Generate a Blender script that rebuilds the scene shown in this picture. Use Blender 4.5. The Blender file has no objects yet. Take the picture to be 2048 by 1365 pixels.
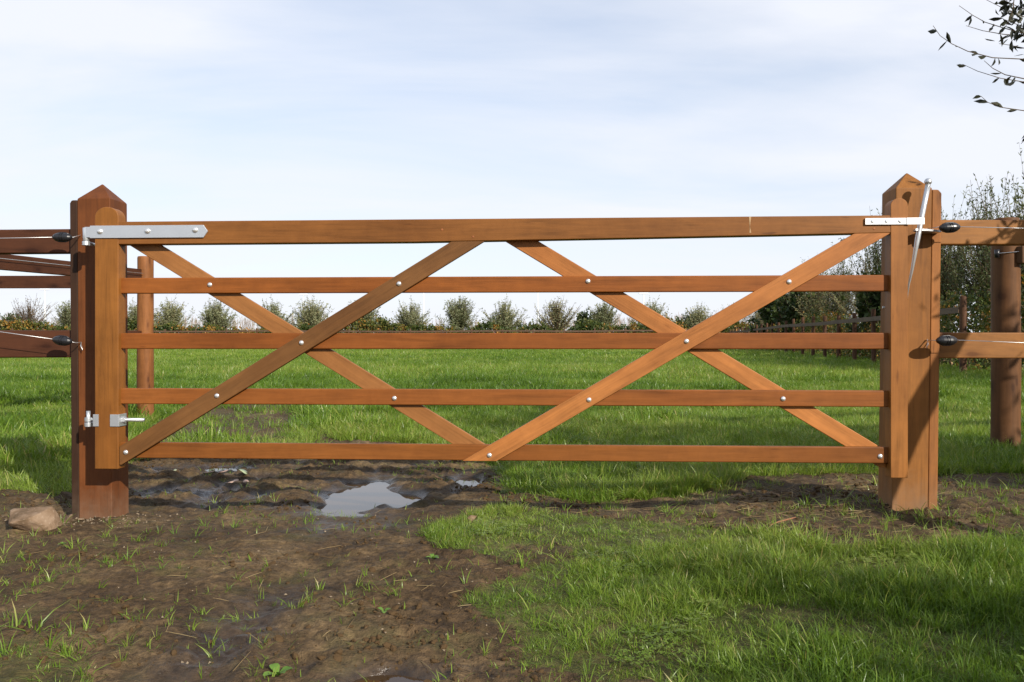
import bpy, math, random
import numpy as np
from mathutils import Vector, Matrix, Euler

R = math.radians
rng = np.random.default_rng(7)
random.seed(7)
scene = bpy.context.scene
C = scene.collection

# ------------------------------------------------------------------ camera, sky, sun, exposure
F = 1638.0                     # focal length in photo pixels (18 mm on a 22.5 mm sensor)
cam_data = bpy.data.cameras.new('camera')
cam_data.sensor_width = 22.5
cam_data.lens = 18.0
cam_data.clip_start = 0.05
cam_data.clip_end = 3000
cam = bpy.data.objects.new('camera', cam_data)
C.objects.link(cam)
cam.location = (0, 0, 0)
cam.rotation_euler = (R(90), 0, 0)
scene.camera = cam

SUN = Vector((0.80, -1.0, 0.66)).normalized()      # towards the sun: behind the camera, to the right
sun_el = math.asin(SUN.z)
sun_az = math.atan2(SUN.x, SUN.y)

world = bpy.data.worlds.new('World')
scene.world = world
world.use_nodes = True
nt = world.node_tree
nt.nodes.clear()
def wn(t, **k):
    n = nt.nodes.new(t)
    for a, b in k.items():
        setattr(n, a, b)
    return n
out = wn('ShaderNodeOutputWorld')
bg = wn('ShaderNodeBackground'); bg.inputs[1].default_value = 0.12
sky = wn('ShaderNodeTexSky', sky_type='NISHITA')
sky.sun_disc = False
sky.sun_elevation = sun_el
sky.sun_rotation = sun_az
sky.air_density = 1.15; sky.dust_density = 0.5; sky.ozone_density = 4.0
tc = wn('ShaderNodeTexCoord')
sep = wn('ShaderNodeSeparateXYZ')
nt.links.new(tc.outputs['Generated'], sep.inputs[0])
zc = wn('ShaderNodeMath', operation='MAXIMUM'); zc.inputs[1].default_value = 0.0
nt.links.new(sep.outputs[2], zc.inputs[0])
za = wn('ShaderNodeMath', operation='ADD'); za.inputs[1].default_value = 0.16
nt.links.new(zc.outputs[0], za.inputs[0])
dx = wn('ShaderNodeMath', operation='DIVIDE'); dy = wn('ShaderNodeMath', operation='DIVIDE')
nt.links.new(sep.outputs[0], dx.inputs[0]); nt.links.new(za.outputs[0], dx.inputs[1])
nt.links.new(sep.outputs[1], dy.inputs[0]); nt.links.new(za.outputs[0], dy.inputs[1])
comb = wn('ShaderNodeCombineXYZ')
nt.links.new(dx.outputs[0], comb.inputs[0]); nt.links.new(dy.outputs[0], comb.inputs[1])
mp = wn('ShaderNodeMapping')
mp.inputs['Rotation'].default_value = (0, 0, R(28))
mp.inputs['Scale'].default_value = (0.55, 1.25, 1)
mp.inputs['Location'].default_value = (8.9, 8.1, 0)
nt.links.new(comb.outputs[0], mp.inputs[0])
n1 = wn('ShaderNodeTexNoise'); n1.inputs['Scale'].default_value = 0.75
n1.inputs['Detail'].default_value = 7; n1.inputs['Roughness'].default_value = 0.52; n1.inputs['Distortion'].default_value = 0.5
nt.links.new(mp.outputs[0], n1.inputs['Vector'])
cr = wn('ShaderNodeValToRGB')
cr.color_ramp.elements[0].position = 0.36; cr.color_ramp.elements[0].color = (0.36, 0.36, 0.36, 1)
cr.color_ramp.elements[1].position = 0.58; cr.color_ramp.elements[1].color = (0.97, 0.97, 0.97, 1)
nt.links.new(n1.outputs[0], cr.inputs[0])
inv = wn('ShaderNodeMath', operation='SUBTRACT'); inv.inputs[0].default_value = 1.0
nt.links.new(cr.outputs[0], inv.inputs[1])
thin = wn('ShaderNodeMath', operation='MULTIPLY_ADD'); thin.use_clamp = True
thin.inputs[1].default_value = 2.2; thin.inputs[2].default_value = 0.16
nt.links.new(zc.outputs[0], thin.inputs[0])
clear = wn('ShaderNodeMath', operation='MULTIPLY')
nt.links.new(inv.outputs[0], clear.inputs[0]); nt.links.new(thin.outputs[0], clear.inputs[1])
veil = wn('ShaderNodeMath', operation='SUBTRACT'); veil.inputs[0].default_value = 1.0
nt.links.new(clear.outputs[0], veil.inputs[1])
mixc = wn('ShaderNodeMix', data_type='RGBA')
nt.links.new(veil.outputs[0], mixc.inputs['Factor'])
nt.links.new(sky.outputs[0], mixc.inputs['A'])
mixc.inputs['B'].default_value = (5.45, 5.62, 6.1, 1)
nt.links.new(mixc.outputs['Result'], bg.inputs[0])
nt.links.new(bg.outputs[0], out.inputs[0])

sun_data = bpy.data.lights.new('sun', 'SUN')
sun_data.energy = 4.8
sun_data.angle = R(0.55)
sun_data.color = (1.0, 0.92, 0.80)
sun = bpy.data.objects.new('sun', sun_data)
C.objects.link(sun)
sun.rotation_euler = (-SUN).to_track_quat('-Z', 'Y').to_euler()
sun.location = (20, -25, 17)

scene.view_settings.view_transform = 'Standard'
scene.view_settings.look = 'None'
scene.view_settings.exposure = 0.5
scene.view_settings.gamma = 1.0
scene.view_settings.use_curve_mapping = False
scene.render.engine = 'CYCLES'
scene.cycles.max_bounces = 6
scene.cycles.diffuse_bounces = 3
scene.cycles.glossy_bounces = 3
scene.cycles.transmission_bounces = 3
scene.cycles.transparent_max_bounces = 4
scene.cycles.use_denoising = True

# ------------------------------------------------------------------ helpers
def U(px, py, z=-0.9):
    """world point of a photo pixel on the level z"""
    Y = -z * F / (py - 682.5)
    return np.array([(px - 1024) / F * Y, Y])

def lerp(a, b, t): return a + (b - a) * t
def sstep(x, a, b):
    t = np.clip((x - a) / (b - a), 0, 1)
    return t * t * (3 - 2 * t)

def _hash(ix, iy, seed):
    h = (ix.astype(np.int64) * 374761393 + iy.astype(np.int64) * 668265263 + seed * 1442695041) & 0x7fffffff
    h = ((h ^ (h >> 13)) * 1274126177) & 0x7fffffff
    h = ((h ^ (h >> 15)) * 912931253) & 0x7fffffff
    return (h ^ (h >> 14)) / float(0x7fffffff)
def vnoise(x, y, seed=0):
    x = np.asarray(x, float); y = np.asarray(y, float)
    ix = np.floor(x); iy = np.floor(y)
    fx = x - ix; fy = y - iy
    fx = fx * fx * fx * (fx * (fx * 6 - 15) + 10); fy = fy * fy * fy * (fy * (fy * 6 - 15) + 10)
    a = _hash(ix, iy, seed); b = _hash(ix + 1, iy, seed)
    c = _hash(ix, iy + 1, seed); d = _hash(ix + 1, iy + 1, seed)
    return (a + (b - a) * fx) + ((c + (d - c) * fx) - (a + (b - a) * fx)) * fy
def fbm(x, y, scale, octaves=4, seed=0, gain=0.5):
    s = 0; amp = 1; tot = 0; f = 1.0 / scale
    for o in range(octaves):
        s = s + amp * (vnoise(x * f + 17.3 * o, y * f - 9.1 * o, seed + o) * 2 - 1)
        tot += amp; amp *= gain; f *= 2.03
    return s / tot

def tag(o, label=None, cat=None, group=None, kind=None):
    if label: o['label'] = label
    if cat: o['category'] = cat
    if group: o['group'] = group
    if kind: o['kind'] = kind
    return o
def empty(name, loc=(0, 0, 0), rz=0, label=None, cat=None, group=None):
    o = bpy.data.objects.new(name, None)
    C.objects.link(o)
    o.empty_display_size = 0.1
    o.location = loc
    o.rotation_euler = (0, 0, rz)
    return tag(o, label, cat, group)
def copy_tree(o, parent=None):
    c = o.copy(); C.objects.link(c); c.parent = parent
    for ch in list(o.children):
        copy_tree(ch, c)
    return c

class MB:
    def __init__(self):
        self.v = []; self.f = []; self.t = []; self.n = 0
    def add(self, v, f, tint=0.5):
        v = np.asarray(v, float)
        self.v.append(v)
        for q in f:
            self.f.append([i + self.n for i in q])
        self.t.append(np.full(len(v), tint) if np.isscalar(tint) else np.asarray(tint, float))
        self.n += len(v)
        return self
    def box(self, x0, x1, y0, y1, z0, z1):
        v = [(x, y, z) for z in (z0, z1) for y in (y0, y1) for x in (x0, x1)]
        return self.add(v, [(0, 2, 3, 1), (4, 5, 7, 6), (0, 1, 5, 4), (2, 6, 7, 3), (0, 4, 6, 2), (1, 3, 7, 5)])
    def prism(self, prof, y0, y1):
        """(x, z) outline, counter-clockwise seen from -Y, extruded along Y"""
        n = len(prof)
        v = [(x, y0, z) for x, z in prof] + [(x, y1, z) for x, z in prof]
        f = [tuple(range(n)), tuple(range(2 * n - 1, n - 1, -1))]
        f += [(i, i + n, (i + 1) % n + n, (i + 1) % n) for i in range(n)]
        return self.add(v, f)
    def tube(self, pts, rad, sides=6, caps=True, tint=0.5):
        pts = np.asarray(pts, float); n = len(pts)
        rad = np.broadcast_to(np.asarray(rad, float), (n,))
        tan = np.gradient(pts, axis=0)
        tan /= np.linalg.norm(tan, axis=1)[:, None] + 1e-12
        ref = np.array([0, 0, 1.0]) if abs(tan[0][2]) < 0.9 else np.array([1.0, 0, 0])
        V = []
        for i in range(n):
            a = np.cross(tan[i], ref); a /= np.linalg.norm(a) + 1e-12
            b = np.cross(a, tan[i]); ref = b
            ang = np.arange(sides) * 2 * math.pi / sides
            V.append(pts[i] + rad[i] * (np.cos(ang)[:, None] * a + np.sin(ang)[:, None] * b))
        f = []
        for i in range(n - 1):
            for k in range(sides):
                f.append((i * sides + k, i * sides + (k + 1) % sides, (i + 1) * sides + (k + 1) % sides, (i + 1) * sides + k))
        if caps:
            f.append(tuple(range(sides - 1, -1, -1)))
            f.append(tuple((n - 1) * sides + k for k in range(sides)))
        return self.add(np.concatenate(V), f, tint)
    def lathe(self, prof, n=16, M=None):
        """profile of (r, h) turned about Z"""
        V = []; f = []
        for r, h in prof:
            for k in range(n):
                a = 2 * math.pi * k / n
                V.append((r * math.cos(a), r * math.sin(a), h))
        m = len(prof)
        for i in range(m - 1):
            for k in range(n):
                f.append((i * n + k, i * n + (k + 1) % n, (i + 1) * n + (k + 1) % n, (i + 1) * n + k))
        f.append(tuple(range(n - 1, -1, -1))); f.append(tuple((m - 1) * n + k for k in range(n)))
        V = np.array(V)
        if M is not None:
            A = np.array(M); V = V @ A[:3, :3].T + A[:3, 3]
        return self.add(V, f)
    def mesh(self, name, smooth=False):
        me = bpy.data.meshes.new(name)
        V = np.concatenate(self.v)
        me.from_pydata(V.tolist(), [], self.f)
        at = me.attributes.new('tint', 'FLOAT', 'POINT')
        at.data.foreach_set('value', np.concatenate(self.t).astype(np.float32))
        if smooth:
            me.polygons.foreach_set('use_smooth', np.ones(len(me.polygons), bool))
        me.update()
        return me
    def build(self, name, m, parent=None, smooth=False, bevel=0, color=None, segs=2):
        me = self.mesh(name, smooth or bevel > 0)
        me.materials.append(m)
        return link(name, me, parent, bevel, color, segs)

def link(name, me, parent=None, bevel=0, color=None, segs=2):
    o = bpy.data.objects.new(name, me)
    C.objects.link(o)
    o.parent = parent
    if bevel:
        b = o.modifiers.new('bevel', 'BEVEL')
        b.width = bevel; b.segments = segs; b.limit_method = 'ANGLE'; b.angle_limit = R(35)
        b.harden_normals = True
    if color: o.color = (*color, 1)
    return o

def quads_mesh(name, V, nf, tint, m, smooth=False):
    """n faces of 4 own vertices each"""
    me = bpy.data.meshes.new(name)
    me.vertices.add(len(V)); me.vertices.foreach_set('co', V.astype(np.float32).ravel())
    me.loops.add(nf * 4); me.loops.foreach_set('vertex_index', np.arange(nf * 4, dtype=np.int32))
    me.polygons.add(nf); me.polygons.foreach_set('loop_start', np.arange(0, nf * 4, 4, dtype=np.int32))
    at = me.attributes.new('tint', 'FLOAT', 'POINT')
    at.data.foreach_set('value', tint.astype(np.float32))
    me.materials.append(m)
    me.update(calc_edges=True)
    return me
def norm(a): return a / (np.linalg.norm(a, axis=-1, keepdims=True) + 1e-12)
def leaf_quads(P, D, L, W, tint):
    """diamond leaf faces from base P along D, folded by random roll"""
    n = len(P)
    D = norm(D)
    r = norm(rng.normal(size=(n, 3)))
    S = norm(np.cross(D, r))
    L = np.broadcast_to(L, (n,))[:, None]; W = np.broadcast_to(W, (n,))[:, None]
    mid = P + D * L * 0.45
    V = np.stack([P, mid + S * W * 0.5, P + D * L, mid - S * W * 0.5], 1).reshape(-1, 3)
    return V, np.repeat(tint, 4)

# ------------------------------------------------------------------ materials
class NT:
    def __init__(self, name):
        self.m = bpy.data.materials.new(name); self.m.use_nodes = True
        self.t = self.m.node_tree; self.t.nodes.clear()
        self.out = self.n('ShaderNodeOutputMaterial')
    def n(self, typ, ins=None, **k):
        nd = self.t.nodes.new(typ)
        for a, b in k.items(): setattr(nd, a, b)
        for a, b in (ins or {}).items():
            if hasattr(b, 'is_output') or isinstance(b, bpy.types.NodeSocket): self.t.links.new(b, nd.inputs[a])
            else: nd.inputs[a].default_value = b
        return nd
    def math(self, op, a, b=0.0, clamp=False):
        nd = self.n('ShaderNodeMath', {0: a, 1: b}, operation=op); nd.use_clamp = clamp
        return nd.outputs[0]
    def ramp(self, fac, stops, interp='LINEAR'):
        nd = self.n('ShaderNodeValToRGB', {0: fac}); r = nd.color_ramp; r.interpolation = interp
        while len(r.elements) < len(stops): r.elements.new(0.5)
        for e, (p, c) in zip(r.elements, stops):
            e.position = p; e.color = (*c, 1) if len(c) == 3 else c
        return nd.outputs[0]
    def mix(self, fac, a, b, blend='MIX'):
        nd = self.n('ShaderNodeMix', {'Factor': fac, 'A': a, 'B': b} if False else None, data_type='RGBA', blend_type=blend)
        for nm, v in (('Factor', fac), ('A', a), ('B', b)):
            s = [i for i in nd.inputs if i.name == nm and i.enabled][0] if nm != 'Factor' else nd.inputs[0]
            if isinstance(v, bpy.types.NodeSocket): self.t.links.new(v, s)
            else: s.default_value = (*v, 1) if isinstance(v, tuple) and len(v) == 3 else v
        return [o for o in nd.outputs if o.enabled][0]
    def noise(self, vec, scale, detail=3, rough=0.5, dist=0.0):
        ins = {'Scale': scale, 'Detail': detail, 'Roughness': rough, 'Distortion': dist}
        if vec is not None: ins['Vector'] = vec
        return self.n('ShaderNodeTexNoise', ins).outputs[0]
    def surf(self, s): self.t.links.new(s, self.out.inputs[0])

def g3(v): return (v, v, v)

def wood(name, axis='x', grain=1.0, knots=0.0, rough=0.5, fig=0.55, dirt=0.0):
    """stained timber; the colour itself comes from the object colour"""
    k = NT(name)
    oi = k.n('ShaderNodeObjectInfo')
    tcn = k.n('ShaderNodeTexCoord')
    off = k.math('MULTIPLY', oi.outputs['Random'], 37.0)
    cv = k.n('ShaderNodeCombineXYZ', {0: off, 1: off, 2: off})
    vec = k.n('ShaderNodeVectorMath', {0: tcn.outputs['Object'], 1: cv.outputs[0]}, operation='ADD').outputs[0]
    s_lo = {'x': (0.9, 9, 9), 'z': (9, 9, 0.9)}[axis]
    s_hi = {'x': (5, 160, 160), 'z': (160, 160, 5)}[axis]
    # wandering of the grain lines
    wob = k.noise(vec, 2.2, 2)
    m1 = k.n('ShaderNodeMapping', {0: vec, 3: s_lo}).outputs[0]
    a = k.noise(m1, 2.6, 6, 0.62, 0.9)
    m2 = k.n('ShaderNodeMapping', {0: vec, 3: s_hi}).outputs[0]
    b = k.noise(m2, 1.0, 3, 0.6, 0.4)
    c = k.noise(vec, 3.3, 3, 0.55)
    f = k.math('ADD', k.math('MULTIPLY', a, fig), k.math('ADD', k.math('MULTIPLY', b, 0.25), k.math('MULTIPLY', c, 0.75 - fig)))
    col = k.ramp(f, [(0.30, g3(0.52)), (0.47, g3(0.88)), (0.58, g3(1.05)), (0.75, (1.25, 1.2, 1.12))])
    col = k.mix(1.0, oi.outputs['Color'], col, 'MULTIPLY')
    mo = k.noise(k.n('ShaderNodeMapping', {0: vec, 3: {'x': (9, 6, 6), 'z': (6, 6, 9)}[axis]}).outputs[0], 1.6, 5, 0.62, 0.6)
    col = k.mix(1.0, col, k.ramp(mo, [(0.34, (0.93, 0.92, 0.91)), (0.5, g3(1.0)), (0.66, (1.06, 1.06, 1.05))]), 'MULTIPLY')
    # broad uneven staining
    st = k.noise(vec, 1.1, 4, 0.6)
    col = k.mix(1.0, col, k.ramp(st, [(0.33, (0.80, 0.76, 0.72)), (0.62, g3(1.06))]), 'MULTIPLY')
    hgt = k.math('MULTIPLY', f, 1.0)
    if knots > 0:
        ms = {'x': (1.0, 2.6, 2.6), 'z': (2.6, 2.6, 1.0)}[axis]
        mk = k.n('ShaderNodeMapping', {0: vec, 3: ms}).outputs[0]
        sk = k.n('ShaderNodeSeparateXYZ', {0: mk})
        flat = k.n('ShaderNodeCombineXYZ', {0: k.math('ADD', sk.outputs[0], sk.outputs[1]) if axis == 'z' else sk.outputs[0], 1: sk.outputs[2]})
        vo = k.n('ShaderNodeTexVoronoi', {'Vector': flat.outputs[0], 'Scale': 2.6, 'Randomness': 1.0}, voronoi_dimensions='2D')
        d = k.math('ADD', vo.outputs['Distance'], k.math('MULTIPLY', k.math('SUBTRACT', a, 0.5), 0.12))
        kn = k.ramp(d, [(0.0, g3(1)), (0.06, g3(1)), (0.10, g3(0.55)), (0.24, g3(0))])
        col = k.mix(k.math('MULTIPLY', kn, knots), col, k.mix(1.0, col, (0.30, 0.22, 0.18), 'MULTIPLY'))
    # small dark nicks
    nk = k.noise(k.n('ShaderNodeMapping', {0: vec, 3: {'x': (6, 40, 40), 'z': (40, 40, 6)}[axis]}).outputs[0], 1.0, 2, 0.5)
    col = k.mix(k.ramp(nk, [(0.70, g3(0)), (0.80, g3(0.6))]), col, k.mix(1.0, col, (0.35, 0.28, 0.24), 'MULTIPLY'))
    if dirt > 0:      # splashed earth on the foot of a post (object z runs up from the ground)
        sp = k.n('ShaderNodeSeparateXYZ', {0: tcn.outputs['Object']})
        hz = k.math('ADD', sp.outputs[2], k.math('MULTIPLY', k.math('SUBTRACT', k.noise(vec, 9, 5, 0.7), 0.5), 0.34))
        df = k.ramp(hz, [(0.02, g3(0.85)), (0.13, g3(0.35)), (0.24, g3(0))])
        col = k.mix(k.math('MULTIPLY', df, dirt), col, (0.20, 0.15, 0.105))
    bmp = k.n('ShaderNodeBump', {'Strength': 0.22, 'Distance': 0.0035, 'Height': hgt})
    p = k.n('ShaderNodeBsdfPrincipled', {'Base Color': col, 'Roughness': k.math('ADD', k.math('MULTIPLY', b, 0.3), rough - 0.15),
                                          'Specular IOR Level': 0.2, 'Normal': bmp.outputs[0]})
    k.surf(p.outputs[0])
    return k.m

def metal(name, base=(0.62, 0.64, 0.66), rough=0.38, spangle=0.2):
    k = NT(name)
    tcn = k.n('ShaderNodeTexCoord')
    a = k.noise(tcn.outputs['Object'], 55, 4, 0.6)
    b = k.noise(tcn.outputs['Object'], 9, 3, 0.5)
    col = k.mix(k.math('MULTIPLY', b, 0.6), base, tuple(c * 0.72 for c in base))
    p = k.n('ShaderNodeBsdfPrincipled', {'Base Color': col, 'Metallic': 0.8, 'Roughness': k.math('ADD', k.math('MULTIPLY', a, spangle), rough - spangle / 2)})
    k.surf(p.outputs[0])
    return k.m

def plain(name, col, rough=0.6, spec=0.4, var=0.25, scale=20):
    k = NT(name)
    tcn = k.n('ShaderNodeTexCoord')
    a = k.noise(tcn.outputs['Object'], scale, 4, 0.6)
    c = k.mix(a, tuple(x * (1 - var) for x in col), tuple(min(1, x * (1 + var)) for x in col))
    p = k.n('ShaderNodeBsdfPrincipled', {'Base Color': c, 'Roughness': rough, 'Specular IOR Level': spec})
    k.surf(p.outputs[0])
    return k.m

def leafmat(name, stops, trans=0.35, rough=0.45, instancer=False, spec=0.3):
    k = NT(name)
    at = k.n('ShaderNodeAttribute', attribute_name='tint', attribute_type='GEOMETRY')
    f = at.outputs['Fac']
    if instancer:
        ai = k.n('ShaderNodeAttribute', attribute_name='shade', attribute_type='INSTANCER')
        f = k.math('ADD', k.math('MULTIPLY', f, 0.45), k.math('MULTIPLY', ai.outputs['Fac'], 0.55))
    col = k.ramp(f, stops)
    p = k.n('ShaderNodeBsdfPrincipled', {'Base Color': col, 'Roughness': rough, 'Specular IOR Level': spec})
    tr = k.n('ShaderNodeBsdfTranslucent', {'Color': k.mix(1.0, col, (1.25, 1.15, 0.7), 'MULTIPLY')})
    mx = k.n('ShaderNodeMixShader', {0: trans, 1: p.outputs[0], 2: tr.outputs[0]})
    k.surf(mx.outputs[0])
    return k.m

M_WX = wood('stained_wood_lengthwise', 'x', rough=0.48)
M_WZ = wood('stained_wood_upright', 'z', rough=0.5)
M_PZ = wood('gatepost_wood', 'z', rough=0.6, fig=0.6, dirt=0.5)
M_RX = wood('rough_rail_wood', 'x', knots=0.75, rough=0.62, fig=0.6)
M_RZ = wood('rough_post_wood', 'z', knots=0.75, rough=0.65, fig=0.6, dirt=0.3)
M_GALV = metal('galvanised_steel')
M_ZINC = metal('bright_zinc', (0.80, 0.80, 0.79), 0.34, 0.15)
M_WIRE = metal('fence_wire', (0.7, 0.7, 0.7), 0.4)
M_BLACK = plain('black_plastic', (0.012, 0.012, 0.014), 0.32, 0.5, 0.2)
M_PALE = plain('pale_wood_fibre', (0.36, 0.24, 0.13), 0.7, 0.2)

# wood colours
W_GATE = (0.36, 0.125, 0.034)
W_RAIL = (0.37, 0.118, 0.031)
W_DARKBR = (0.135, 0.060, 0.019)
W_LIGHT = (0.47, 0.175, 0.05)
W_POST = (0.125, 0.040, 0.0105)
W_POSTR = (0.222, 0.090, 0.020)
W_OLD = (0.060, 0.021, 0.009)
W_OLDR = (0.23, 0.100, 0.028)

# ------------------------------------------------------------------ the ground
PUDDLES = [  # x, y, rx, ry, depth, water level
    (-0.93, 5.02, 0.27, 0.62, 0.075, -0.952),
    (-0.66, 4.85, 0.15, 0.26, 0.05, -0.952),
    (-0.30, 5.50, 0.13, 0.24, 0.04, -0.950),
    (-2.25, 5.95, 0.40, 0.13, 0.03, -0.940),
    (-2.02, 5.22, 0.13, 0.055, 0.02, -0.948),
    (-1.70, 5.66, 0.24, 0.06, 0.02, -0.946),
    (-0.34, 2.27, 0.15, 0.08, 0.05, -0.955),
    (-0.91, 2.60, 0.022, 0.06, 0.012, -0.953),
]
def poly_in(px, py, poly):
    x = px; y = py; n = len(poly); c = np.zeros(x.shape, bool)
    for i in range(n):
        x1, y1 = poly[i]; x2, y2 = poly[(i + 1) % n]
        if y1 == y2: continue
        t = ((y1 > y) != (y2 > y)) & (x < (x2 - x1) * (y - y1) / (y2 - y1) + x1)
        c ^= t
    return c
def P_(*pts): return [tuple(U(a, b, -0.88)) for a, b in pts]
LAWN_FRONT = P_((872, 1022), (980, 1004), (1120, 1012), (1330, 1030), (1480, 1052), (1600, 1090), (1780, 1112), (2300, 1090),
                (2500, 1420), (1330, 1420), (1180, 1330), (1010, 1300), (1000, 1235), (960, 1190), (1040, 1110), (880, 1062))
LAWN_LEFT = P_((-900, 955), (60, 972), (150, 968), (262, 905), (268, 880), (268, 790), (-2200, 790))
LAWN_RIGHT = P_((985, 968), (1010, 925), (960, 895), (860, 880), (620, 868), (610, 812), (2700, 812), (2700, 965), (1900, 962), (1600, 962), (1350, 985), (1200, 992))
SPARSE_L = P_((-300, 1240), (70, 1255), (170, 1290), (140, 1350), (60, 1420), (-300, 1420))
TRACK = P_((318, 895), (365, 835), (400, 815), (590, 815), (612, 868), (640, 900))
BARE = [P_((1010, 1065), (1120, 1058), (1130, 1095), (1000, 1102)), P_((1040, 1345), (1300, 1335), (1330, 1420), (1000, 1420)),
        P_((1190, 935), (1290, 940), (1280, 970), (1180, 965)), P_((930, 890), (1060, 872), (1120, 890), (1010, 915)),
        P_((1440, 862), (1520, 868), (1510, 888), (1430, 885))]
def cover(x, y):
    """how closely grass covers a spot, 0 bare mud to 1 lawn"""
    wx = x + 0.16 * fbm(x, y, 0.5, 3, 3) * np.clip(y / 4, 0.5, 2.5)
    wy = y + 0.16 * fbm(x, y, 0.5, 3, 11) * np.clip(y / 4, 0.5, 2.5)
    d = np.where(y > 9.3, 1.0, 0.0)
    for poly, val in ((LAWN_FRONT, 1.0), (LAWN_LEFT, 1.0), (LAWN_RIGHT, 0.97), (SPARSE_L, 0.55)):
        d = np.where(poly_in(wx, wy, poly), np.maximum(d, val), d)
    d = np.where((y < 9.5) & (y > 7.6) & (x > -1.6), 1.0, d)
    d = np.where(poly_in(wx, wy, TRACK), 0.22, d)
    trk = np.exp(-((x + 2.9 + 0.12 * (y - 9)) / 0.75) ** 2) * sstep(y, 6.5, 8) * (1 - sstep(y, 10, 12.5))
    d = d * (1 - 0.88 * trk)
    for b in BARE:
        d = np.where(poly_in(wx, wy, b), d * 0.25, d)
    # puddles stay bare
    for (a, b, rx, ry, dep, wl) in PUDDLES:
        q = ((x - a) / (rx * 1.2)) ** 2 + ((y - b) / (ry * 1.2)) ** 2
        d = d * sstep(q, 0.7, 1.3)
    return d
def height(x, y, fine=True):
    z = -0.93 + 0.13 * sstep(y, 5.5, 14) + 0.13 * sstep(y, 14, 75)
    z = z + 0.095 * sstep(x, 0.2, 2.1) * (1 - sstep(y, 6, 11))
    z = z + 0.03 * sstep(-x, 2.6, 4.5) * (1 - sstep(y, 6, 11))
    near = 1 - sstep(y, 9, 16)
    z = z + 0.035 * fbm(x, y, 2.4, 3, 21) * (0.35 + 0.65 * near) * sstep(y, 0.5, 2)
    z = z + 0.10 * fbm(x, y, 14, 3, 22) * sstep(y, 8, 20)
    bare = 1 - np.clip(cover(x, y), 0, 1)
    bare = bare * near
    if fine:
        churn = sstep(y, 4.3, 4.8) * (1 - sstep(x, -0.6, 0.6)) * (1 - sstep(y, 6.2, 7.5))
        z = z + bare * (0.020 * fbm(x, y, 0.30, 4, 31, 0.55) + 0.013 * fbm(x, y, 0.07, 3, 41, 0.62))
        # ridged clods
        r = 1 - np.abs(fbm(x + 0.25 * fbm(x, y, 0.4, 2, 55), y + 0.25 * fbm(x, y, 0.4, 2, 57), 0.30, 5, 51, 0.6)) * 2.2
        z = z + bare * churn * (0.034 * np.clip(r, -0.6, 1) + 0.034 * fbm(x, y, 0.17, 4, 131, 0.6)) - bare * churn * 0.012
        r2 = np.clip(1 - np.abs(fbm(x, y, 0.12, 3, 61, 0.6)) * 2.6, 0, 1)
        z = z + bare * (0.006 + 0.012 * sstep(fbm(x, y, 1.1, 2, 71), -0.1, 0.4)) * r2
    # wheel rut coming towards the camera
    rut = np.exp(-((x + 0.90 - 0.05 * (y - 2.5)) / 0.10) ** 2) * sstep(y, 2.0, 2.3) * (1 - sstep(y, 3.2, 3.9))
    z = z - 0.022 * rut
    # tilled strip under the gate
    for (a, b, rx, ry, dep, wl) in PUDDLES:
        wob = 0.35 * fbm(x, y, 0.22, 3, 81)
        q = np.sqrt(((x - a) / rx) ** 2 + ((y - b) / ry) ** 2) + wob
        w = 1 - sstep(q, 0.55, 1.25)
        z = z * (1 - w) + (wl - dep * (1 - np.clip(q, 0, 1)) + 0.006 * fbm(x, y, 0.07, 3, 91)) * w
    # foot of the left gatepost: a low bank with stones
    z = z + 0.02 * np.exp(-(((x + 2.75) / 0.5) ** 2 + ((y - 4.45) / 0.4) ** 2))
    return z
def hz(x, y): return float(height(np.array([x], float), np.array([y], float))[0])

def axis_pts(parts):
    o = []
    for a, b, s in parts: o.append(np.arange(a, b, s))
    return np.concatenate(o)
xd = axis_pts([(-2.9, 2.9, 0.017)])
side = [2.9]; st = 0.03
while side[-1] < 900: st *= 1.13; side.append(side[-1] + st)
xs = np.concatenate([-np.array(side[::-1]), xd[1:], np.array(side[1:])])
yd = axis_pts([(1.9, 4.2, 0.0125), (4.2, 6.4, 0.016)])
far = [6.4]; st = 0.022
while far[-1] < 1600: st *= 1.055 if far[-1] < 30 else 1.12; far.append(far[-1] + st)
back = [1.9]; st = 0.03
while back[-1] > -300: st *= 1.2; back.append(back[-1] - st)
ys = np.concatenate([np.array(back[::-1])[:-1], yd, np.array(far)])
GX, GY = np.meshgrid(xs, ys)
GZ = height(GX.ravel(), GY.ravel()).reshape(GX.shape)
COV = cover(GX.ravel(), GY.ravel())
COV = np.where(GY.ravel() < 1.2, np.where(GX.ravel() > 0.2, 1.0, 0.4), COV)
nx, ny = len(xs), len(ys)
me = bpy.data.meshes.new('ground')
V = np.stack([GX, GY, GZ], -1).reshape(-1, 3)
idx = np.arange(nx * ny).reshape(ny, nx)
Q = np.stack([idx[:-1, :-1], idx[:-1, 1:], idx[1:, 1:], idx[1:, :-1]], -1).reshape(-1, 4)
me.vertices.add(len(V)); me.vertices.foreach_set('co', V.astype(np.float32).ravel())
me.loops.add(Q.size); me.loops.foreach_set('vertex_index', Q.astype(np.int32).ravel())
me.polygons.add(len(Q)); me.polygons.foreach_set('loop_start', np.arange(0, Q.size, 4, dtype=np.int32))
me.polygons.foreach_set('use_smooth', np.ones(len(Q), bool))
at = me.attributes.new('cover', 'FLOAT', 'POINT'); at.data.foreach_set('value', COV.astype(np.float32))
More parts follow.
